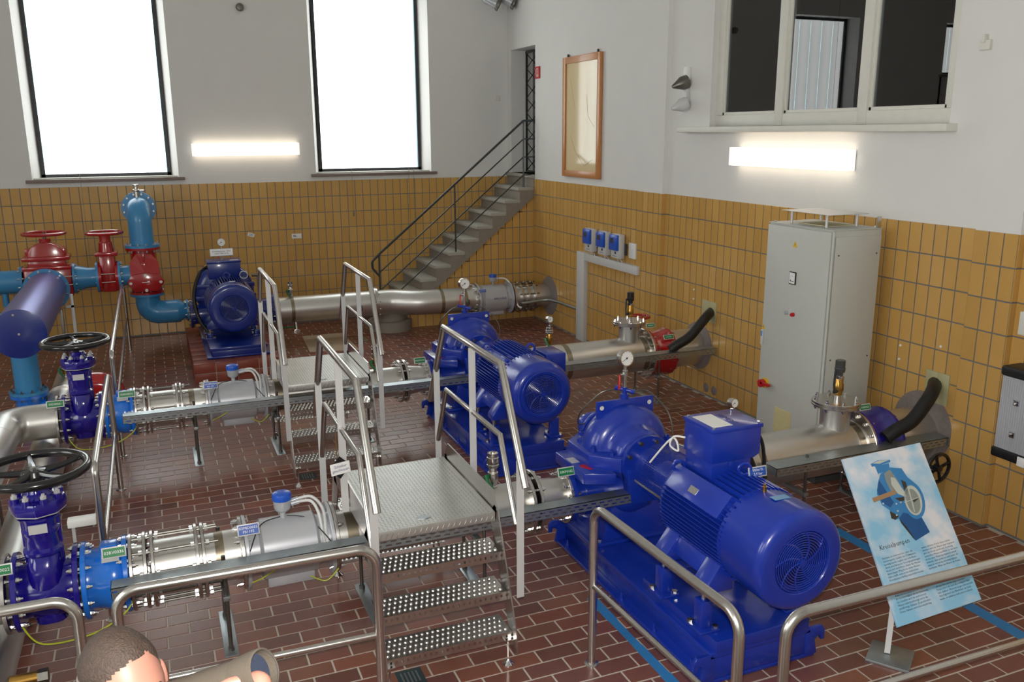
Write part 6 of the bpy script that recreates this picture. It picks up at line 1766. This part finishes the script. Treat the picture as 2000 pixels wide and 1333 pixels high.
# picture: cut-open pump, outlines measured on the poster crop (origin/axes of the crop 1272x1333)
def crop2uv(x, y):
    px, py = 1640+x/6.057, 860+y/6.057
    d = fw+cx*((px-1000)/FPX)-cy*((py-666.5)/FPX)
    tt = (cen-CAM).dot(Nb)/d.dot(Nb)
    return CAM+d*tt
def shape(poly, lvl):
    return MB().add([crop2uv(x, y)+Nb*(0.0006+0.0003*lvl) for x, y in poly], [tuple(range(len(poly)))])
def ellipse(x, y, a, b, rot, n=28):
    c, s = math.cos(rot), math.sin(rot)
    return [(x+a*math.cos(q)*c-b*math.sin(q)*s, y+a*math.cos(q)*s+b*math.sin(q)*c) for q in [2*PI*k/n for k in range(n)]]
pics = [
    ([(415, 310), (580, 275), (590, 340), (480, 395), (455, 410)], 1, PB1), ([(365, 285), (455, 240), (595, 235), (598, 262), (470, 300), (380, 318)], 1, PB1),
    ([(385, 280), (465, 243), (580, 238), (470, 282)], 2, PG1),
    ([(600, 325), (730, 335), (800, 440), (900, 520), (980, 640), (930, 900), (1066, 1090), (900, 1192), (700, 930), (650, 950), (590, 830), (500, 770), (440, 640), (450, 520), (480, 400)], 0, PB1),
    ([(700, 930), (750, 860), (960, 900), (1066, 1090), (900, 1192), (800, 1040)], 2, PB2), ([(700, 930), (800, 1040), (900, 1192), (870, 1165), (730, 990)], 3, PG3),
    (ellipse(872, 715, 128, 228, -0.28), 3, PB1), (ellipse(868, 715, 100, 182, -0.28), 4, PG1), (ellipse(868, 725, 76, 150, -0.28), 5, PG2),
    ([(800, 572), (815, 568), (890, 850), (878, 852)], 6, PG1), ([(760, 738), (940, 672), (940, 680), (765, 745)], 6, PG1), ([(860, 715), (938, 685), (880, 740)], 6, PG3),
    ([(520, 400), (590, 350), (680, 470), (790, 680), (700, 640), (600, 600), (550, 500)], 3, PG2), ([(600, 440), (650, 450), (770, 620), (790, 680), (690, 640), (610, 530)], 4, PG1),
    ([(720, 470), (780, 500), (830, 690), (720, 730), (650, 690), (790, 670)], 4, PG3),
    ([(380, 690), (650, 590), (668, 640), (405, 742)], 5, PBR), ([(460, 470), (520, 560), (600, 680), (640, 740), (600, 800), (500, 740), (440, 600)], 2, PB2),
    ([(590, 840), (700, 900), (660, 945), (610, 930)], 3, PG3)]
for poly, lvl, m_ in pics:
    part('printed_pump_shape', shape(poly, lvl), m_, brd)
pb = MB()
for x, y in ((470, 405), (462, 432), (512, 755), (668, 758), (685, 842), (672, 892), (720, 740)):
    pb.merge(shape(ellipse(x, y, 11, 11, 0, 10), 7))
part('printed_bolts', pb, PG1, brd)
def btext(body, size, u, v, align='LEFT', sp=1.0):
    mb = text_mb(body, size, align, sp, 1)
    y1 = max(p.y for p in mb.v)
    o = BP(u, v, 0.0012)
    mb.xf(lambda p: o+Rb*(p.x*0.96)+Uu*(p.y-y1))
    part('printed_text', mb, INK, brd)
btext('Kreiselpumpen', 0.042, 0.085, 0.445)
c1 = ('Nachdem im elektronischen Labor die\nhervorragende Qualität des Trinkwassers\nbestätigt wurde, beginnt nun seine Reise\ndurch viele Kilometer Versorgungsleitungen\nbis zu euch nach Hause. Damit das Wasser\n'
      'diesen langen Weg bis zu eurem Wasser-\nhahn schafft, muss es mit elektrischen\nKreiselpumpen kräftig angeschubst werden.#dreht sich mit hoher Geschwindigkeit. Durch\ndie Geschwindigkeit und die Krümmung\n'
      'der Schaufeln wird das zuströmende\nWasser stark beschleunigt und in das\nspiralförmige Gehäuse (2) geschleudert.\nDieses Gehäuse wird schneckenförmig')
c2 = ('immer «dicker». Durch dieses «dicker\nwerden» wird das Wasser zwar langsamer,\naber der Druck erhöht sich, da ständig\n«schnelles» Wasser nachfließt. So wie wenn\nihr bei eurer Wasserspritzpistole schnell\n'
      'abdrückt, dann spritzt sie auch weiter, als\nwenn ihr mit wenig «Geschwindigkeit»\ndurchzieht. Wenn das Wasser die Pumpe#Das klingt jetzt alles höchst kompliziert, aber\nauf dem Foto mit der aufgeschnittenen\nPumpe haben wir auch die wichtigsten Bau-\nteile markiert. Wenn ihr es gar nicht versteht,\n'
      'dann fragt doch den Mitarbeiter der Stadt-\nwerke, er erklärt es euch sicher nochmals.')
for cc, u in ((c1, 0.075), (c2, 0.545)):
    for q, vv in zip(cc.split('#'), (0.375, 0.163)):
        btext(q, 0.0165, u, vv, sp=1.12)
part('base_plate', MB().obox((-2.0, -10.745, 0.009), 0.235, 0.235, 0.018, Matrix.Rotation(0.62, 3, 'Z')), GALV, db, 0.003)
part('stand_post', MB().tube([(-2.0, -10.72, 0.018), BP(0.25, 0.30, -0.03)], 0.022, 4), ALU, db)
part('rear_plate', MB().add([BP(0.1, 0.2, -0.0102), BP(0.6, 0.2, -0.0102), BP(0.6, 0.5, -0.0102), BP(0.1, 0.5, -0.0102), BP(0.1, 0.2, -0.03), BP(0.6, 0.2, -0.03), BP(0.6, 0.5, -0.03), BP(0.1, 0.5, -0.03)], [(0, 1, 2, 3), (7, 6, 5, 4), (0, 4, 5, 1), (1, 5, 6, 2), (2, 6, 7, 3), (3, 7, 4, 0)]), ALU, db)

# ================================================================== FLOOR THINGS
tp = MB()
for k in range(9):
    tp.box(-3.325+random.uniform(-0.006, 0.006), -3.255+random.uniform(-0.012, 0.02), -9.47-0.3*k-0.3, -9.47-0.3*k, 0.0003, 0.0022)
solo('floor_tape', tp, TAPE, 'worn blue tape stripe on the floor along the nearest pump skid', 'tape')
tp = MB()
for k in range(8):
    tp.box(-1.14+random.uniform(-0.008, 0.008), -1.05+random.uniform(-0.004, 0.004), -9.2-0.3*k-0.3, -9.2-0.3*k, 0.0003, 0.0022)
tp.box(-1.25, -1.05, -9.30, -9.22, 0.0003, 0.0022)
solo('floor_tape', tp, TAPE, 'blue tape stripe on the floor passing below the display board', 'tape')
for x, y, lb in ((-4.63, -9.84, 'small square floor drain in front of the front platform'), (-4.66, -6.62, 'small square floor drain in front of the middle platform')):
    t = thing('floor_drain', lb, 'drain', (x, y, 0))
    part('frame', MB().box(x-0.075, x+0.075, y-0.075, y+0.075, 0.0, 0.003), DRAIN, t)
    sl = MB()
    for k in range(5):
        sl.box(x-0.05+0.022*k, x-0.041+0.022*k, y-0.05, y+0.05, 0.003, 0.005)
    part('slots', sl, GALV, t)
solo('floor_sheet', MB().prism([(-3.80, -1.02), (-3.19, -1.04), (-3.19, -2.20), (-3.86, -2.05)][::-1], 'xy', 0.0005, 0.006), BEIGE, 'beige sheet lying on the floor in front of the rear pipe', 'sheet')

# ================================================================== MAN IN THE FOREGROUND
plat = struct('trim_5', MB().box(-8.5, -3.9, -16.2, -11.95, 0.0, 0.2), CONC, 0.01)
HC = Vector((-5.888, -12.225, 1.84))
fdir = Vector((0.48, -0.88, 0)).normalized()
ldir = Vector((0.88, 0.48, 0)).normalized()
ft_c = Vector((HC.x-fdir.x*0.06, HC.y-fdir.y*0.06, 0.2))
man = thing('person', 'man with short brown grey hair and khaki jacket raising one forearm', 'person', ft_c)
def skin_mesh(name, nodes, edges, mat, parent, root=0, sub=2, label=None):
    """nodes: (position, radius)"""
    org = ORG[parent.name]
    me = bpy.data.meshes.new(name)
    me.from_pydata([tuple(Vector(p)-org) for p, r in nodes], edges, [])
    o = bpy.data.objects.new(name, me)
    link(o)
    o.parent = parent
    ORG[o.name] = org
    sm = o.modifiers.new('skin', 'SKIN')
    for i, (p, r) in enumerate(nodes):
        sv = me.skin_vertices[0].data[i]
        sv.radius = (r, r) if not isinstance(r, tuple) else r
        sv.use_root = (i == root)
    sm.use_smooth_shade = True
    ss = o.modifiers.new('sub', 'SUBSURF'); ss.levels = sub; ss.render_levels = sub
    me.materials.append(mat)
    return o
def B(l, f, z):
    """body coordinates: left, forward, height above the step"""
    return ft_c+ldir*l+fdir*f+Z_*z
def ATD(px, py, d):
    return CAM+(fw+cx*((px-1000)/FPX)-cy*((py-666.5)/FPX))*d
shL, shR = B(0.19, 0.0, 1.42), B(-0.19, 0.0, 1.42)
elL = ATD(300, 1392, 1.84); wrL = ATD(500, 1316, 1.75)
elR, wrR = B(-0.27, -0.02, 1.13), B(-0.24, 0.10, 0.89)
body_nodes = [(B(0, 0, 0.95), 0.13), (B(0, 0.0, 1.15), 0.12), (B(0, -0.01, 1.34), 0.13), (B(0, 0.0, 1.46), 0.065), (B(0, 0.05, 1.56), 0.06),
              (shL, 0.06), (elL, 0.042), (wrL, 0.028), (shR, 0.06), (elR, 0.042), (wrR, 0.028),
              (B(0.10, 0, 0.90), 0.09), (B(0.11, 0.02, 0.49), 0.06), (B(0.12, 0, 0.09), 0.042), (B(0.13, 0.15, 0.045), 0.036),
              (B(-0.10, 0, 0.90), 0.09), (B(-0.11, 0.02, 0.49), 0.06), (B(-0.12, 0, 0.09), 0.042), (B(-0.13, 0.15, 0.045), 0.036)]
body_edges = [(0, 1), (1, 2), (2, 3), (3, 4), (2, 5), (5, 6), (6, 7), (2, 8), (8, 9), (9, 10), (0, 11), (11, 12), (12, 13), (13, 14), (0, 15), (15, 16), (16, 17), (17, 18)]
skin_mesh('body', body_nodes, body_edges, SKIN, man)
jk_nodes = [(B(0, 0, 0.86), 0.17), (B(0, 0.0, 1.05), 0.165), (B(0, -0.01, 1.25), 0.17), (B(0, -0.01, 1.40), 0.11), (shL, 0.085), ((shL+elL)/2, 0.068), (elL, 0.057), ((elL+wrL)/2, 0.049), (wrL, 0.044),
            (shR, 0.085), (elR, 0.062), (wrR+(elR-wrR)*0.1, 0.05)]
skin_mesh('jacket', jk_nodes, [(0, 1), (1, 2), (2, 3), (2, 4), (4, 5), (5, 6), (6, 7), (7, 8), (2, 9), (9, 10), (10, 11)], JACKET, man)
# open cuff: rim and lining at the end of the left sleeve
da = (wrL-elL).normalized()
part('cuff_rim', MB().lathe(wrL-da*0.01, da, [(-0.03, 0.043), (0.02, 0.046), (0.032, 0.045), (0.034, 0.041), (0.02, 0.039), (-0.01, 0.037)], 28), JACKET, man)
part('cuff_lining', MB().lathe(wrL-da*0.01, da, [(0.031, 0.0405), (0.012, 0.039), (0.010, 0.0)], 28), LINING, man)
skin_mesh('trousers', [(B(0, 0, 0.93), 0.15), (B(0.10, 0, 0.86), 0.105), (B(0.11, 0.02, 0.49), 0.078), (B(0.12, 0, 0.10), 0.062), (B(-0.10, 0, 0.86), 0.105), (B(-0.11, 0.02, 0.49), 0.078), (B(-0.12, 0, 0.10), 0.062)],
          [(0, 1), (1, 2), (2, 3), (0, 4), (4, 5), (5, 6)], TROUS, man)
for s in (1, -1):
    skin_mesh('shoe', [(B(s*0.12, -0.05, 0.05), 0.048), (B(s*0.12, 0.06, 0.045), 0.045), (B(s*0.13, 0.19, 0.035), 0.034)], [(0, 1), (1, 2)], BLACK, man)
def hand(parent, wr, d, pn, side):
    """wrist, finger direction, palm normal, thumb side vector"""
    d = d.normalized(); side = side.normalized()
    nodes = [(wr, 0.028), (wr+d*0.045, (0.036, 0.02)), (wr+d*0.085, (0.040, 0.018))]
    edges = [(0, 1), (1, 2)]
    skin_mesh('palm', nodes, edges, SKIN, parent)
    for k, (off, L) in enumerate(((0.030, 0.075), (0.010, 0.085), (-0.011, 0.078), (-0.031, 0.06))):
        b0 = wr+d*0.075+side*off
        p1 = wr+d*0.10+side*off*1.05
        p2 = p1+(d*0.85+pn*0.5).normalized()*L*0.5
        p3 = p2+(d*0.45+pn*0.9).normalized()*L*0.32
        p4 = p3+(d*0.2+pn).normalized()*L*0.22
        skin_mesh('finger', [(b0, 0.010), (p1, 0.0098), (p2, 0.009), (p3, 0.0082), (p4, 0.007)], [(0, 1), (1, 2), (2, 3), (3, 4)], SKIN, parent)
    t0 = wr+d*0.03+side*0.022
    t1 = t0+(side*0.8+d*0.6).normalized()*0.04
    t2 = t1+(d*0.8+side*0.3+pn*0.4).normalized()*0.032
    t3 = t2+(d*0.9+pn*0.5).normalized()*0.024
    skin_mesh('thumb', [(t0, 0.014), (t1, 0.0125), (t2, 0.0105), (t3, 0.0085)], [(0, 1), (1, 2), (2, 3)], SKIN, parent)
hd_dir = (cx*-0.30-cy*0.72-fw*0.62).normalized()
hand(man, wrL+da*0.022, hd_dir, (cx*-0.5-fw*0.2-cy*0.3).normalized(), (cx*-0.7+cy*0.35).normalized())
hand(man, wrR, Vector((0, 0, -1))+fdir*0.2, ldir, fdir)
# head
def head_pt(u, v, k=1.0):
    """u azimuth (0 = front, + to the left), v polar from the crown"""
    x = math.sin(v)*math.sin(u); y = math.sin(v)*math.cos(u); z = math.cos(v)
    sx, sy, sz = 0.080, 0.100, 0.128
    # narrower jaw, fuller back of the head
    if z < 0:
        sx *= 1-0.30*(-z)**1.5; sy *= 1-0.22*(-z)**1.5
    if y < 0:
        sy *= 1.06
    p = Vector((x*sx, y*sy, z*sz))
    # brow, nose, chin
    front = max(0, math.cos(u))**6
    p.y += 0.006*math.exp(-((z-0.10)/0.10)**2)*max(0, math.cos(u))**2
    nose = max(0, math.cos(u))**60
    p.y += 0.028*nose*math.exp(-((z+0.24)/0.16)**2)
    p.y -= 0.008*math.exp(-((z+0.02)/0.07)**2)*max(0, math.cos(abs(u)-0.38))**40
    p.y += 0.006*math.exp(-((z+0.55)/0.06)**2)*max(0, math.cos(u))**12
    p.y += 0.010*math.exp(-((z+0.86)/0.12)**2)*max(0, math.cos(u))**6
    return p*k
tilt_h = Matrix.Rotation(math.radians(10), 3, 'X')
RH = Matrix((-ldir, fdir, Z_)).transposed()      # local x = person's right
def head_world(p):
    q = Vector((-p.x, p.y, p.z))
    return HC+RH @ (tilt_h @ q)
NU, NV = 64, 44
hm = MB()
ring = []
for j in range(1, NV):
    v = PI*j/NV
    ring.append(len(hm.v))
    for i in range(NU):
        hm.v.append(head_world(head_pt(2*PI*i/NU, v)))
top_i = len(hm.v); hm.v.append(head_world(head_pt(0, 0.0)))
bot_i = len(hm.v); hm.v.append(head_world(head_pt(0, PI)))
for a, b in zip(ring[:-1], ring[1:]):
    for i in range(NU):
        j = (i+1) % NU
        hm.f.append((a+i, a+j, b+j, b+i))
for i in range(NU):
    hm.f.append((top_i, ring[0]+(i+1) % NU, ring[0]+i)); hm.f.append((bot_i, ring[-1]+i, ring[-1]+(i+1) % NU))
hd_ = part('head', hm, SKIN, man, ang=180)
rnd = random.Random(3)
def hair_shell(cond, k0, name, mat):
    m = MB()
    idx = {}
    NU2, NV2 = 128, 80
    def vid(i, j):
        i %= NU2
        key = (i, j) if j else (0, 0)
        if key not in idx:
            u, v = 2*PI*i/NU2, PI*j/NV2
            jit = 1+0.010*rnd.random()
            e = cond(u, v)
            k = 1.0+min(max(e*0.35, 0.004), k0)*jit+0.006*rnd.random()
            m.v.append(head_world(head_pt(u, v, k)))
            idx[key] = len(m.v)-1
        return idx[key]
    for j in range(NV2):
        for i in range(NU2):
            u, v = 2*PI*(i+0.5)/NU2, PI*(j+0.5)/NV2
            if cond(u, v)+0.03*(rnd.random()-0.5) > 0:
                q = [vid(i, j), vid(i+1, j), vid(i+1, j+1), vid(i, j+1)]
                q2 = []
                for a in q:
                    if a not in q2: q2.append(a)
                if len(q2) > 2:
                    m.f.append(tuple(q2))
    return part(name, m, mat, hd_, ang=180)
def hairline(u, v):
    z = math.cos(v); c = math.cos(u)
    # front line high on the forehead, temples receding, low at the nape
    line = -0.42+0.30*(1+c)/2
    if c > -0.1:
        line = -0.22+0.86*max(0, c+0.1)**0.75*0.92
        line += 0.10*math.exp(-((abs(u)-0.62)/0.22)**2)
    return z-line
hair_shell(lambda u, v: min(hairline(u, v), math.cos(v)-0.34+0.0*u), 0.05, 'top_hair', HAIRM)
hair_shell(lambda u, v: min(hairline(u, v), 0.40-math.cos(v)), 0.035, 'side_hair', HAIRG)
for s in (1, -1):
    e0 = head_pt(s*PI/2*1.02, PI*0.53)
    er = MB()
    n_ = 20
    for ringk, (ro, dx) in enumerate(((1.0, 0.0), (1.05, 0.012), (0.8, 0.020), (0.55, 0.012), (0.0, 0.008))):
        for k in range(n_):
            a = 2*PI*k/n_
            er.v.append(head_world(e0+Vector((s*dx, 0.018*ro*math.cos(a)-0.004*ringk*0.5, 0.033*ro*math.sin(a)))))
    for r_ in range(4):
        for k in range(n_):
            er.f.append((r_*n_+k, r_*n_+(k+1) % n_, (r_+1)*n_+(k+1) % n_, (r_+1)*n_+k))
    part('ear', er, SKIN, hd_, ang=180)
    ex = head_pt(s*0.36, PI*0.505)
    part('eye', MB().lathe(head_world(ex+Vector((0, -0.006, 0))), head_world(Vector((0, 1, 0)))-head_world(Vector((0, 0, 0))), [(-0.012, 0), (-0.008, 0.009), (0, 0.012), (0.008, 0.009), (0.012, 0)], 16), WHITE, hd_)
    part('iris', MB().lathe(head_world(ex+Vector((0, 0.0045, 0))), head_world(Vector((0, 1, 0)))-head_world(Vector((0, 0, 0))), [(0, 0), (0, 0.005), (0.002, 0.004), (0.002, 0)], 14), RAILB, hd_)
    part('eyebrow', MB().tube([head_world(head_pt(s*a, PI*0.462, 1.01)) for a in (0.15, 0.28, 0.42, 0.54)], [0.003, 0.0045, 0.004, 0.002], 6), HAIRM, hd_)
part('lips', MB().tube([head_world(head_pt(a, PI*0.685, 1.005)) for a in (-0.27, -0.12, 0, 0.12, 0.27)], [0.002, 0.005, 0.0055, 0.005, 0.002], 8), M('lip_skin', rgb(172, 104, 96), 0.45), hd_)
